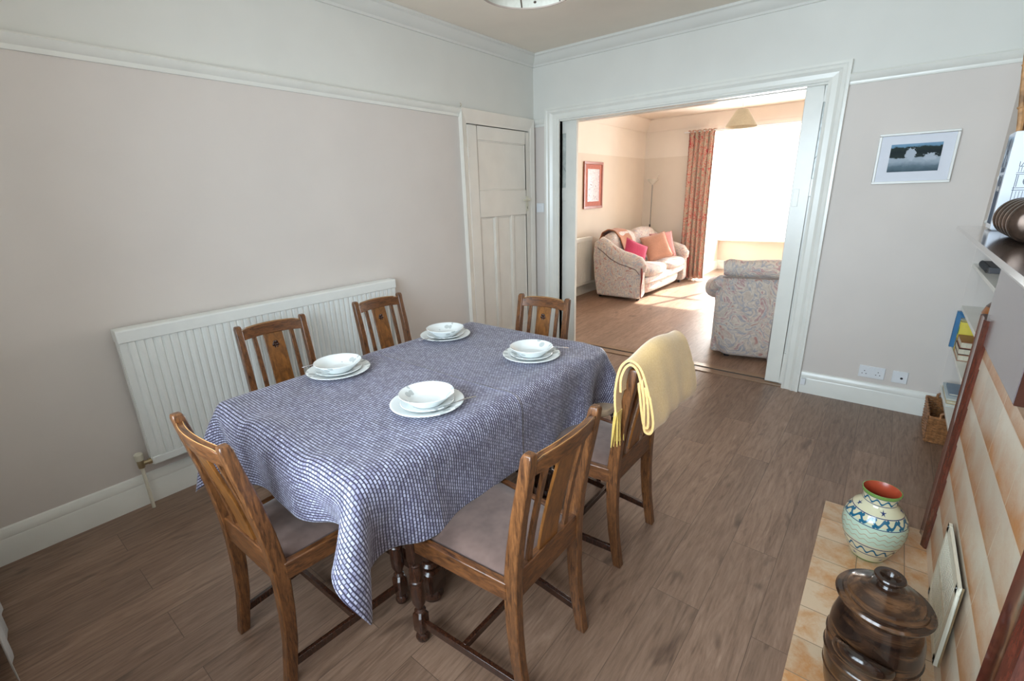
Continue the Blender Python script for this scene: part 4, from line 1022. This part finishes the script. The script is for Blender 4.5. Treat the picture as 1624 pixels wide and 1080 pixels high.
for k in range(9):
    a = 2*PI*k/9; r0 = 0.040; x, y = 3.136+r0*math.cos(a), -1.600+r0*math.sin(a); lx, ly = -0.045+0.018*math.cos(a*2+1), 0.045+0.030*math.sin(a*1.7); hgt = 0.48+0.07*math.sin(k*2.3)
    mb = MB(); pts = [(0, 0, 0), (lx*0.3, ly*0.3, hgt*0.35), (lx*0.7, ly*0.7, hgt*0.7), (lx, ly, hgt)]; rr_ = 0.0055+0.0015*(k % 3)
    mb.tube(pts, [rr_*0.8, rr_, rr_, rr_*0.7], 8)
    for q in (0.45, 0.75): mb.lathe([(rr_*0.9, hgt*q-0.004), (rr_*1.25, hgt*q), (rr_*0.9, hgt*q+0.004)], 8, (lx*q, ly*q, 0))
    o = mb.build('dried_reed', M['reed'], loc=(x, y, 1.3285+0.190)); tag(o, 'brown dried reed standing in the white square vase', 'reed', 'dried reeds in the square vase')
# ribbed bronze ornament, a row of round discs
rb = empty('ribbed_pot', (3.105, -1.985, 1.3285), 0, 'glossy dark bronze ribbed pot lying on the polished mantel shelf', 'pot')
mb = MB(); prof = []
L_ = 0.30
for k in range(5):
    y0_ = -L_/2+k*L_/5
    for q in range(9):
        a = PI*q/8; prof.append((0.034+0.021*math.sin(a)**0.7, y0_+L_/5*(q/8)))
prof = [(0.0, -L_/2)]+prof+[(0.0, L_/2)]
mb.lathe(prof, 40, (0, 0, 0.0555), 'y'); mb.build('ribbed_body', M['bronze'], rb, ang=50)
mb = MB(); mb.lathe([(0.033, L_/2-0.001), (0.036, L_/2+0.005), (0.028, L_/2+0.006), (0.02, L_/2+0.002)], 32, (0, 0, 0.0555), 'y'); mb.build('rim', M['bronze'], rb)

# ------------------------------------------------------------------ alcove bookcase (built in, right wall)
bc = empty('built_in_bookcase', (X1, -0.6, 0), 0, 'white built-in alcove shelves beside the fireplace holding books and a pot', 'bookcase')
def bb(name, lo, hi, **k):
    o_ = V((X1, -0.6, 0)); return MB().box(V(lo)-o_, V(hi)-o_).build(name, M['gloss'], bc, **k)
for z_ in (0.235, 0.505, 0.762, 1.020): bb('shelf', (X1+0.002, RB0+0.035, z_-0.020), (3.636, -0.006, z_), bevel=0.002)
bb('side_panel', (X1+0.002, RB0+0.031, 0.0), (3.636, RB0+0.034, RBT-0.002))
# small clips on the wall edge
for k, z_ in enumerate((1.27, 1.50, 1.66)):
    mb = MB(); mb.lathe([(0.011, 0), (0.011, -0.008), (0.007, -0.012), (0.0, -0.013)], 16, (X1, -0.165-0.03*k, z_), 'x'); o = mb.build('wall_clip', M['glass_pin'])
    tag(o, ('lowest', 'middle', 'uppermost')[k]+' of the three round clear clips on the right wall above the mantel', 'clip', 'clear clips on the right wall')

def book(x0, y0, z0, dx, dy, dz, col, label, spine='-x', rot=0.0, name='book'):
    """box book; spine on -x or -y; lies/stands as given"""
    e = empty(name, (x0, y0, z0), rot, label, 'book', 'books in the alcove shelves'); t_ = 0.003
    cm = plain('book_cover', col, 0.4, var=0.05)
    mb = MB()
    if dz > dx or dz > dy:   # standing: thin in x or y
        if dx <= dy: mb.box((0, 0, 0), (t_, dy, dz)); mb.box((dx-t_, 0, 0), (dx, dy, dz)); mb.box((0, 0, 0), (dx, t_, dz)); pg = ((t_, t_, 0.003), (dx-t_, dy-0.004, dz-0.003))
        else: mb.box((0, 0, 0), (dx, t_, dz)); mb.box((0, dy-t_, 0), (dx, dy, dz)); mb.box((0, 0, 0), (t_, dy, dz)); pg = ((t_, t_, 0.003), (dx-0.004, dy-t_, dz-0.003))
    else:
        mb.box((0, 0, 0), (dx, dy, t_)); mb.box((0, 0, dz-t_), (dx, dy, dz))
        if spine == '-x': mb.box((0, 0, 0), (t_, dy, dz)); pg = ((t_, 0.004, t_), (dx-0.004, dy-0.004, dz-t_))
        else: mb.box((0, dy-t_, 0), (dx, dy, dz)); pg = ((0.003, 0.004, t_), (dx-0.003, dy-t_, dz-t_))
    mb.build('cover', cm, e, bevel=0.0008); MB().box(*pg).build('pages', M['paper'], e)
    return e
ZS = [0.235, 0.505, 0.762, 1.020]
# third shelf (z .505): tall books leaning at far wall, stack in front
book(3.214, -0.050, 0.5055, 0.20, 0.030, 0.225, (0.03, 0.17, 0.36), 'tall blue book standing against the far wall on the alcove shelf')
book(3.235, -0.082, 0.5055, 0.18, 0.028, 0.190, (0.40, 0.38, 0.30), 'cream paperback standing beside the tall blue book')
e = book(3.232, -0.135, 0.5055, 0.18, 0.048, 0.180, (0.75, 0.62, 0.06), 'thick yellow book with a green patch on its spine')
MB().box((-0.0006, 0.006, 0.10), (0.0, 0.042, 0.145)).build('green_patch', plain('green_print', (0.0, 0.24, 0.08), 0.4), e)
MB().box((-0.0006, 0.010, 0.055), (0.0, 0.034, 0.080)).build('black_patch', M['black'], e)
book(3.231, -0.350, 0.5055, 0.17, 0.205, 0.036, (0.36, 0.15, 0.07), 'tan book at the bottom of the flat stack on the alcove shelf', '-y')
book(3.228, -0.345, 0.5425, 0.17, 0.195, 0.034, (0.09, 0.05, 0.04), 'dark-bound book in the middle of the flat stack on the alcove shelf', '-y')
book(3.232, -0.335, 0.5775, 0.16, 0.185, 0.036, (0.30, 0.09, 0.04), 'red-brown book on top of the flat stack on the alcove shelf', '-y')
# lowest shelf
book(3.229, -0.395, 0.2355, 0.16, 0.32, 0.014, (0.68, 0.72, 0.72), 'white thin book at the bottom of the low shelf stack', '-y')
book(3.231, -0.385, 0.2505, 0.15, 0.30, 0.018, (0.60, 0.46, 0.20), 'yellow-edged book second in the low shelf stack', '-y')
book(3.228, -0.380, 0.2695, 0.15, 0.29, 0.012, (0.62, 0.70, 0.72), 'pale booklet third in the low shelf stack', '-y')
e = book(3.240, -0.330, 0.2825, 0.12, 0.20, 0.014, (0.20, 0.28, 0.38), 'grey-blue picture-covered book on top of the low shelf stack', '-y')
book(3.365, -0.330, 0.2825, 0.10, 0.20, 0.010, (0.74, 0.76, 0.78), 'white leaflet beside the grey-blue book on the low shelf', '-y')
# notebook with spiral binding on the top shelf
e = empty('spiral_notebook', (3.24, -0.42, 1.0205), 0, 'black wire-bound notebook lying on the top alcove shelf under the mantel level', 'notebook')
MB().box((0.012, 0, 0), (0.20, 0.30, 0.030)).build('pages', plain('dark_notebook_pages', (0.10, 0.10, 0.11), 0.7), e, bevel=0.001)
mb = MB()
for k in range(20):
    y = 0.012+k*0.0145; P_ = [(0.012+0.012*math.cos(a), y, 0.015+0.017*math.sin(a)) for a in np.linspace(0, 2*PI, 13)]; mb.tube(P_, 0.0014, 5)
mb.build('wire_binding', M['black'], e)
# orange pot on the middle shelf
e = empty('glazed_pot', (3.335, -0.60, 0.7625), 0, 'round orange glazed pot with a dark rim on the middle alcove shelf', 'pot')
MB().lathe([(0.045, 0), (0.060, 0.01), (0.085, 0.05), (0.090, 0.085), (0.078, 0.12), (0.060, 0.140), (0.055, 0.140), (0.07, 0.11), (0.075, 0.07), (0.0, 0.02)], 40).build('pot_body', M['orange_pot'], e)
MB().lathe([(0.080, 0.1175), (0.0635, 0.140), (0.060, 0.1435), (0.054, 0.1405), (0.0585, 0.137), (0.074, 0.116)], 40).build('dark_rim', plain('dark_brown_glaze', (0.10, 0.04, 0.02), 0.2), e)

# wicker basket
bk = empty('wicker_basket', (3.172, -0.43, 0.0), 0, 'brown wicker basket with handle slots on the floor at the bookcase corner', 'basket')
bw, bd, bh = 0.27, 0.36, 0.155
def weave_loop(z_, ph, amp, r_, shrink=0.0):
    pts = []; per = []
    corners = [(shrink, shrink), (bw-shrink, shrink), (bw-shrink, bd-shrink), (shrink, bd-shrink)]
    for k in range(4):
        a, b = V(corners[k]), V(corners[(k+1) % 4]); n = max(6, int((b-a).length/0.012)); nrm = V((-(b-a).y, (b-a).x)).normalized()
        for q in range(n):
            p = a+(b-a)*q/n; s1 = math.sin((len(pts))*PI/2+ph); pts.append((p.x+nrm.x*amp*s1, p.y+nrm.y*amp*s1, z_+0.0006*math.sin(len(pts)*1.3)))
    pts.append(pts[0]); return pts
mb = MB(); zz = 0.006; k = 0
while zz < bh:
    mb.tube(weave_loop(zz, (k % 2)*PI, 0.0032, 0.0038, 0.006-0.006*zz/bh), 0.0040, 5, caps=False); zz += 0.0082; k += 1
mb.build('woven_sides', M['wicker'], bk, merge=False)
mb = MB()
for (a, b) in [(x_, y_) for x_ in np.linspace(0.012, bw-0.012, 9) for y_ in (0.004, bd-0.004)]+[(x_, y_) for y_ in np.linspace(0.04, bd-0.04, 10) for x_ in (0.004, bw-0.004)]:
    mb.tube([(a, b, 0.0), (a, b, bh)], 0.0032, 5)
mb.build('stake', M['wicker'], bk)['kind'] = 'stuff'
mb = MB(); mb.box((0.008, 0.008, 0.002), (bw-0.008, bd-0.008, 0.010)); mb.build('base', M['wicker'], bk)
mb = MB()
for off in (0.0, 0.006): mb.tube(weave_loop(bh+0.004+off, off*400, 0.003, 0.005), 0.0055, 6, caps=False)
mb.build('rim', M['wicker'], bk, merge=False)
for yy in (0.004, bd-0.004):
    mb = MB(); mb.tube([(0.05, yy, bh), (0.05, yy, bh+0.035), (0.07, yy, bh+0.052), (bw-0.07, yy, bh+0.052), (bw-0.05, yy, bh+0.035), (bw-0.05, yy, bh)], 0.0075, 8); mb.build('handle', M['wicker'], bk)

# ------------------------------------------------------------------ pendant lamps
p = empty('pendant_lamp', (1.634, -2.28, HC), 0, 'pale drum lampshade with a dark twig print hanging over the dining table', 'pendant lamp')
zr = 2.2-HC
mb = MB(); mb.lathe([(0.180, zr), (0.180, zr+0.22), (0.178, zr+0.22), (0.178, zr)], 56, caps=False); mb.build('lamp_shade', M['shade2'], p)
mb = MB()
sr = plain('shade_trim', (0.45, 0.36, 0.30), 0.6)
for rr_, z_ in ((0.180, zr), (0.180, zr+0.22)): MB().lathe([(rr_-0.003, z_-0.002), (rr_+0.0015, z_-0.002), (rr_+0.0015, z_+0.003), (rr_-0.003, z_+0.003), (rr_-0.003, z_-0.002)], 56, caps=False).build('shade_ring', sr, p)
mb = MB()
def br_(pts, r_=0.0022): mb.tube([(0.1772*math.cos(a), 0.1772*math.sin(a), zr+z_) for a, z_ in pts], r_, 5)
A0 = math.radians(128)
for sh in (-1.9, -0.8, 0.12, 1.2, 2.3):
    a = A0+sh; br_([(a, 0.003), (a+0.03, 0.05), (a+0.08, 0.10), (a+0.05, 0.17)], 0.003); br_([(a+0.03, 0.05), (a-0.10, 0.075), (a-0.22, 0.07), (a-0.30, 0.10)]); br_([(a-0.16, 0.073), (a-0.17, 0.12)]); br_([(a+0.08, 0.10), (a+0.2, 0.13)])
    for q in range(4): mb.sphere((0.1772*math.cos(a-0.30-0.02*q), 0.1772*math.sin(a-0.30-0.02*q), zr+0.02+0.022*q), 0.006, (1, 1, 0.7), 5)
mb.build('twig_print', plain('twig_ink', (0.10, 0.07, 0.05), 0.7), p, merge=False)
MB().lathe([(0.003, -0.15), (0.003, 0.0)], 8).build('cord', M['white_plastic'], p)
MB().lathe([(0.05, -0.02), (0.048, -0.003), (0.04, 0.0)], 24).build('ceiling_rose', M['white_plastic'], p)
MB().lathe([(0.018, -0.25), (0.020, -0.15), (0.006, -0.145)], 16).build('lamp_holder', M['white_plastic'], p)
mb = MB(); mb.tube([(-0.178, 0, -0.262), (0.178, 0, -0.262)], 0.0015, 6); mb.tube([(0, -0.178, -0.262), (0, 0.178, -0.262)], 0.0015, 6); mb.build('shade_spider', M['white_plastic'], p)
MB().sphere((0, 0, -0.29), 0.03, (1, 1, 1.2), 10).build('bulb', M['white_plastic'], p)

p = empty('pendant_lamp', (1.185, 2.60, LH), 0, 'cream cone lampshade hanging in the lounge before the bay window', 'pendant lamp')
mb = MB(); mb.lathe([(0.178, -0.430), (0.062, -0.240), (0.060, -0.240), (0.176, -0.430)], 40, caps=False); mb.build('lamp_shade', M['shade'], p)
MB().lathe([(0.0025, -0.27), (0.0025, 0)], 8).build('cord', M['white_plastic'], p)
MB().lathe([(0.045, -0.02), (0.043, 0.0)], 20).build('ceiling_rose', M['white_plastic'], p)
MB().lathe([(0.018, -0.33), (0.018, -0.24), (0.008, -0.235)], 12).build('lamp_holder', M['white_plastic'], p)
mb = MB(); mb.tube([(-0.061, 0, -0.245), (0.061, 0, -0.245)], 0.0015, 6); mb.build('shade_spider', M['white_plastic'], p)

# ------------------------------------------------------------------ curtains
def curtain(name, x0, x1, y, z0, z1, folds, amp, mat, label, cat='curtain', heading=True, flare=0.0, nz=14, wgather=1.0):
    e = empty(name, ((x0+x1)/2, y, z0), 0, label, cat); hw_ = (x1-x0)/2; H_ = z1-z0
    def f(u, v):
        w = 1.0-(1-wgather)*math.sin(v*PI/2)
        x = (-hw_+2*hw_*u)*w; ph = 2*PI*folds*u
        yy = amp*(0.55+0.45*(1-v))*math.sin(ph+0.5*math.sin(3*v))+amp*0.26*math.sin(ph*2.3+4*v)
        return (x+0.008*math.sin(ph+1.2), yy, H_*v)
    mb = MB(); mb.grid(f, int(folds*14), nz); mb.build('curtain_panel', mat, e, solid=0.003, ang=80)
    if heading:
        def g(u, v):
            x, yy, _ = f(u, 1.0); return (x*(1+0.10*v), yy+0.018*math.sin(2*PI*folds*3*u)*v, H_+0.0+0.055*v+0.008*math.sin(2*PI*folds*2*u+1)*v)
        mb = MB(); mb.grid(g, int(folds*18), 3); mb.build('gathered_heading', mat, e, solid=0.003, ang=80)
    return e
curtain('floral_curtain', -0.02, 0.42, 4.27, 0.03, 2.33, 5.5, 0.038, M['curtain'], 'red and cream floral curtain beside the lounge bay window', wgather=0.93)
mb = MB(); mb.tube([(-0.08, 4.27, 2.365), (2.9, 4.27, 2.365)], 0.010, 8); e = mb.build('curtain_track', M['white_plastic']); tag(e, 'slim white curtain track across the lounge bay head', 'curtain track')
curtain('white_curtain', 0.06, 0.855, -4.055, 0.035, 2.40, 5.25, 0.004, M['white_curtain'], 'white curtain edge hanging to the floor at the lower left corner', heading=False)

# ------------------------------------------------------------------ floor lamp
fl = empty('floor_lamp', (-0.50, 4.10, 0), 0, 'slender silver uplighter floor lamp in the lounge corner behind the sofa', 'floor lamp')
MB().lathe([(0.12, 0), (0.125, 0.008), (0.12, 0.018), (0.02, 0.026), (0.012, 0.03)], 32).build('base', M['steel'], fl)
MB().tube([(0, 0, 0.02), (0, 0, 1.60)], 0.009, 10).build('pole', plain('brushed_lamp_metal', (0.30, 0.28, 0.25), 0.35, metal=0.7), fl)
MB().lathe([(0.012, 1.58), (0.03, 1.60), (0.075, 1.64), (0.095, 1.675), (0.093, 1.675), (0.07, 1.645), (0.0, 1.605)], 32).build('lamp_bowl', M['shade2'], fl)
MB().tube([(0.02, 0, 1.60), (0.08, -0.02, 1.68), (0.12, -0.03, 1.74)], 0.004, 8).build('reading_arm', M['steel'], fl)
MB().box((-0.012, -0.022, 0.86), (0.012, -0.006, 0.93)).build('switch', M['black'], fl, bevel=0.002)

# ------------------------------------------------------------------ sofa
def rounded(name, lo, hi, mat, parent, puff=0.0, sub=3, rot=None, piv=None, crease=0.35, taper=None, n=4):
    """soft box: a subdivided cage whose faces bulge"""
    lo, hi = V(lo), V(hi); c = (lo+hi)/2; h = (hi-lo)/2; mb = MB(); bm = mb.bm
    bmesh.ops.create_cube(bm, size=2.0); bmesh.ops.subdivide_edges(bm, edges=bm.edges[:], cuts=n, use_grid_fill=True)
    for v_ in bm.verts:
        p = v_.co.copy(); q = V((p.x, p.y, p.z))
        # superellipsoid-like rounding
        k = 6.0; r = (abs(p.x)**k+abs(p.y)**k+abs(p.z)**k)**(1/k); q = p/r if r > 0 else p
        b = puff
        q = V((q.x*(1+b*(1-q.y*q.y)*(1-q.z*q.z)), q.y*(1+b*(1-q.x*q.x)*(1-q.z*q.z)), q.z*(1+b*(1-q.x*q.x)*(1-q.y*q.y))))
        if taper: q = taper(q)
        w_ = V((c.x+q.x*h.x, c.y+q.y*h.y, c.z+q.z*h.z))
        if rot is not None:
            pv = V(piv) if piv is not None else c; w_ = pv+rot @ (w_-pv)
        v_.co = w_
    return mb.build(name, mat, parent, subsurf=1, ang=180)

sf = empty('sofa', (-0.16, 3.12, 0), 0, 'cream and pink swirl-patterned two-seater sofa along the lounge wall', 'sofa')
O2 = V((-0.16, 3.12, 0)); sf.scale = (0.86, 1, 1); FM = M['floral']
L_ = 0.94     # half length
# local: x forward, y along
# arm side panels with sloping top
def arm(sy):
    y0_ = sy*(L_-0.17); y1_ = sy*L_
    prof = [(-0.36, 0.035), (0.40, 0.035), (0.43, 0.10), (0.42, 0.30), (0.42, 0.46), (0.36, 0.545), (0.22, 0.585), (0.05, 0.615), (-0.10, 0.68), (-0.24, 0.77), (-0.36, 0.83), (-0.43, 0.80), (-0.45, 0.60), (-0.42, 0.30)]
    mb = MB(); mb.loft([[(p_[0], y, p_[1]) for p_ in prof] for y in (y0_, (y0_+y1_)/2, y1_)]); o = mb.build('arm', FM, sf, bevel=0.03, seg=4, ang=60)
    mb = MB(); top = [(-0.36, 0.81), (-0.26, 0.755), (-0.12, 0.665), (0.04, 0.60), (0.20, 0.568), (0.34, 0.530), (0.40, 0.470), (0.405, 0.42)]
    mb.tube([(a, sy*(L_-0.095), b-0.01) for a, b in top], [0.085, 0.095, 0.100, 0.102, 0.102, 0.100, 0.092, 0.060], 20, sq=1.0); mb.build('arm_roll', FM, o)
    mb = MB(); mb.tube([(a, sy*(L_+0.004), b-0.085) for a, b in top[:7]], 0.006, 6); mb.build('piping', plain('dark_piping', (0.16, 0.11, 0.10), 0.7), o)
    mb = MB(); mb.tube([(0.428, sy*(L_-0.012), 0.47), (0.440, sy*(L_-0.004), 0.42), (0.445, sy*(L_-0.002), 0.33), (0.436, sy*(L_-0.004), 0.22), (0.440, sy*(L_-0.004), 0.06)], [0.012, 0.018, 0.015, 0.009, 0.008], 10); mb.build('show_wood_trim', M['redwood'], o)
arm(-1); arm(1)
yy = L_-0.17
rounded('base', (-0.40, -yy-0.01, 0.035), (0.42, yy+0.01, 0.30), FM, sf)
rounded('front_roll', (0.34, -yy, 0.215), (0.455, yy, 0.325), FM, sf, puff=0.05)
for k, (a, b) in enumerate(((-yy, 0), (0, yy))):
    rounded('seat_cushion', (-0.25, a+0.004, 0.300), (0.475, b-0.004, 0.455), FM, sf, puff=0.12)
    rounded('back_cushion', (-0.40, a-0.02, 0.40), (-0.13, b+0.02, 0.90), FM, sf, puff=0.16, rot=Matrix.Rotation(math.radians(-10), 3, 'Y'))
mb = MB(); mb.box((-0.46, -yy, 0.04), (-0.36, yy, 0.80)); mb.build('back_panel', FM, sf, bevel=0.04, seg=4)
for sx in (-0.36, 0.34):
    for sy in (-0.82, 0.82): MB().lathe([(0.022, 0), (0.026, 0.005), (0.026, 0.04)], 16, (sx, sy, 0)).build('castor', M['black'], sf)

# rust throw lying over the sofa back
mb = MB()
pth = [(-0.50, 0.55), (-0.515, 0.80), (-0.47, 0.905), (-0.36, 0.955), (-0.24, 0.935), (-0.14, 0.83), (-0.075, 0.66), (-0.045, 0.52), (0.02, 0.492), (0.12, 0.496)]
def tf(u, v):
    q = v*(len(pth)-1); i = min(int(q), len(pth)-2); r = q-i; a, b = pth[i], pth[i+1]
    x = a[0]+(b[0]-a[0])*r; z_ = a[1]+(b[1]-a[1])*r
    w = 0.20-0.02*v; y = -0.45+(-w+2*w*u)+0.16*max(0, v-0.45); return (x+0.006*math.sin(6*u+3*v), y, z_+0.005*math.sin(9*u+2))
mb.grid(tf, 16, 40); o = mb.build('sofa_throw', M['rust'], solid=0.014, ang=80, subsurf=0); o.location = O2; o.scale = (0.86, 1, 1)
tag(o, 'rust-brown throw laid over the back of the two-seater sofa', 'blanket')

def cushion(name, c, size, th, rot, mat, label, trim=None):
    mb = MB(); 
    def f(u, v, s_):
        a, b = 2*u-1, 2*v-1; k = max(0.0, (1-a**4)*(1-b**4))**0.55; pin = 1-0.07*(1-abs(a))*abs(b)-0.0; 
        x = a*size/2*(1-0.06*(1-a*a*0)*(1-b*b)*abs(a)); z_ = b*size/2*(1-0.06*(1-a*a)*abs(b)); return (x, s_*th/2*k, z_)
    mb.grid(lambda u, v: f(u, v, 1), 16, 16); mb.grid(lambda u, v: f(u, v, -1), 16, 16)
    e = empty(name, c, 0, label, 'cushion'); e.rotation_euler = rot; mb.build('cover', mat, e, ang=100)
    mb = MB(); pts = []
    for k in range(64):
        q = k/16; s_ = int(q); r = q-s_; a, b = ((-1+2*r, -1), (1, -1+2*r), (1-2*r, 1), (-1, 1-2*r))[s_]; pts.append(f((a+1)/2, (b+1)/2, 0))
    pts.append(pts[0]); mb.tube(pts, 0.006, 6, caps=False); mb.build('piping', trim or mat, e); return e
cushion('scatter_cushion', (-0.06, 2.56, 0.625), 0.36, 0.12, (math.radians(-28), math.radians(24), math.radians(48)), M['pink'], 'bright magenta cushion by the near arm of the sofa')
cushion('scatter_cushion', (-0.03, 3.28, 0.645), 0.42, 0.13, (math.radians(-28), math.radians(-12), math.radians(50)), M['peach'], 'peach cushion leaning in the middle of the sofa, before a rose one')
cushion('scatter_cushion', (-0.02, 3.50, 0.655), 0.40, 0.12, (math.radians(-20), math.radians(-4), math.radians(54)), M['rose'], 'rose-edged cushion behind the peach cushion')

# ------------------------------------------------------------------ armchair seen from behind
ac = empty('armchair', (2.015, 0.90, 0), math.radians(14), 'floral swirl armchair with rolled top, seen from behind at the right of the opening', 'armchair')
# local: faces +y; back at y=-0.42
def bk_out(z_):  # rear face y offset
    return -0.43+0.02*math.sin(z_*4)-0.10*max(0, z_-0.3)
mb = MB(); rings = []
for z_, hw_, dy_ in ((0.035, 0.36, 0.02), (0.06, 0.39, 0.0), (0.20, 0.435, -0.012), (0.36, 0.445, -0.02), (0.52, 0.440, -0.035), (0.66, 0.405, -0.055), (0.76, 0.375, -0.07), (0.80, 0.37, -0.07)):
    yb = -0.40+dy_; ring = []
    r = 0.10
    for k in range(7): a = PI+PI/2*k/6; ring.append((-hw_+r+r*math.cos(a), yb+r+r*math.sin(a), z_))
    for k in range(7): a = 1.5*PI+PI/2*k/6; ring.append((hw_-r+r*math.cos(a), yb+r+r*math.sin(a), z_))
    ring += [(hw_, yb+0.22, z_), (-hw_, yb+0.22, z_)]
    rings.append(ring)
mb.loft(rings); mb.build('backrest', FM, ac, ang=60)
mb = MB(); n = 18
mb.tube([(-0.40+0.80*k/n, -0.440, 0.832+0.005*math.sin(k*1.1)) for k in range(n+1)], [0.058+(0.016 if 0 < k < n else 0)+0.003*math.sin(k*1.7) for k in range(n+1)], 18); mb.build('top_roll', FM, ac)
mb = MB(); mb.tube([(-0.40, -0.505, 0.765), (0.40, -0.505, 0.765)], 0.006, 6); mb.build('piping', plain('taupe_piping', (0.30, 0.24, 0.21), 0.7), ac)
for s_ in (-1, 1):
    mb = MB(); prof = [(-0.33, 0.035), (0.38, 0.035), (0.42, 0.12), (0.40, 0.45), (0.32, 0.55), (0.0, 0.58), (-0.33, 0.62)]
    mb.loft([[(s_*x_, p_[0], p_[1]) for p_ in prof] for x_ in (0.29, 0.37, 0.445)]); a_ = mb.build('arm', FM, ac, bevel=0.03, seg=3, ang=60)
    mb = MB(); mb.tube([(s_*0.40, -0.34, 0.70), (s_*0.43, -0.22, 0.63), (s_*0.455, -0.02, 0.58), (s_*0.46, 0.20, 0.555), (s_*0.45, 0.36, 0.50)], [0.06, 0.085, 0.095, 0.095, 0.07], 16); mb.build('arm_roll', FM, a_)
    mb = MB(); mb.tube([(s_*0.44, 0.40, 0.50), (s_*0.45, 0.425, 0.42), (s_*0.43, 0.425, 0.25), (s_*0.43, 0.415, 0.08)], [0.012, 0.016, 0.010, 0.008], 8); mb.build('show_wood_trim', M['redwood'], a_)
rounded('seat_cushion', (-0.29, -0.20, 0.28), (0.29, 0.44, 0.46), FM, ac, puff=0.12)
rounded('base', (-0.30, -0.30, 0.035), (0.30, 0.40, 0.30), FM, ac)
rounded('back_cushion', (-0.30, -0.32, 0.42), (0.30, -0.08, 0.86), FM, ac, puff=0.12)
mb = MB(); mb.tube([(0.02, -0.480, 0.05), (0.02, -0.478, 0.30), (0.03, -0.50, 0.60), (0.035, -0.505, 0.76)], 0.004, 5); mb.build('back_seam', plain('dark_seam_thread', (0.24, 0.20, 0.20), 0.8), ac)  # darker thread along the seam of the chair back
for sx in (-0.30, 0.30):
    for sy in (-0.30, 0.32): MB().lathe([(0.022, 0), (0.026, 0.005), (0.026, 0.045)], 12, (sx, sy, 0)).build('castor', M['black'], ac)
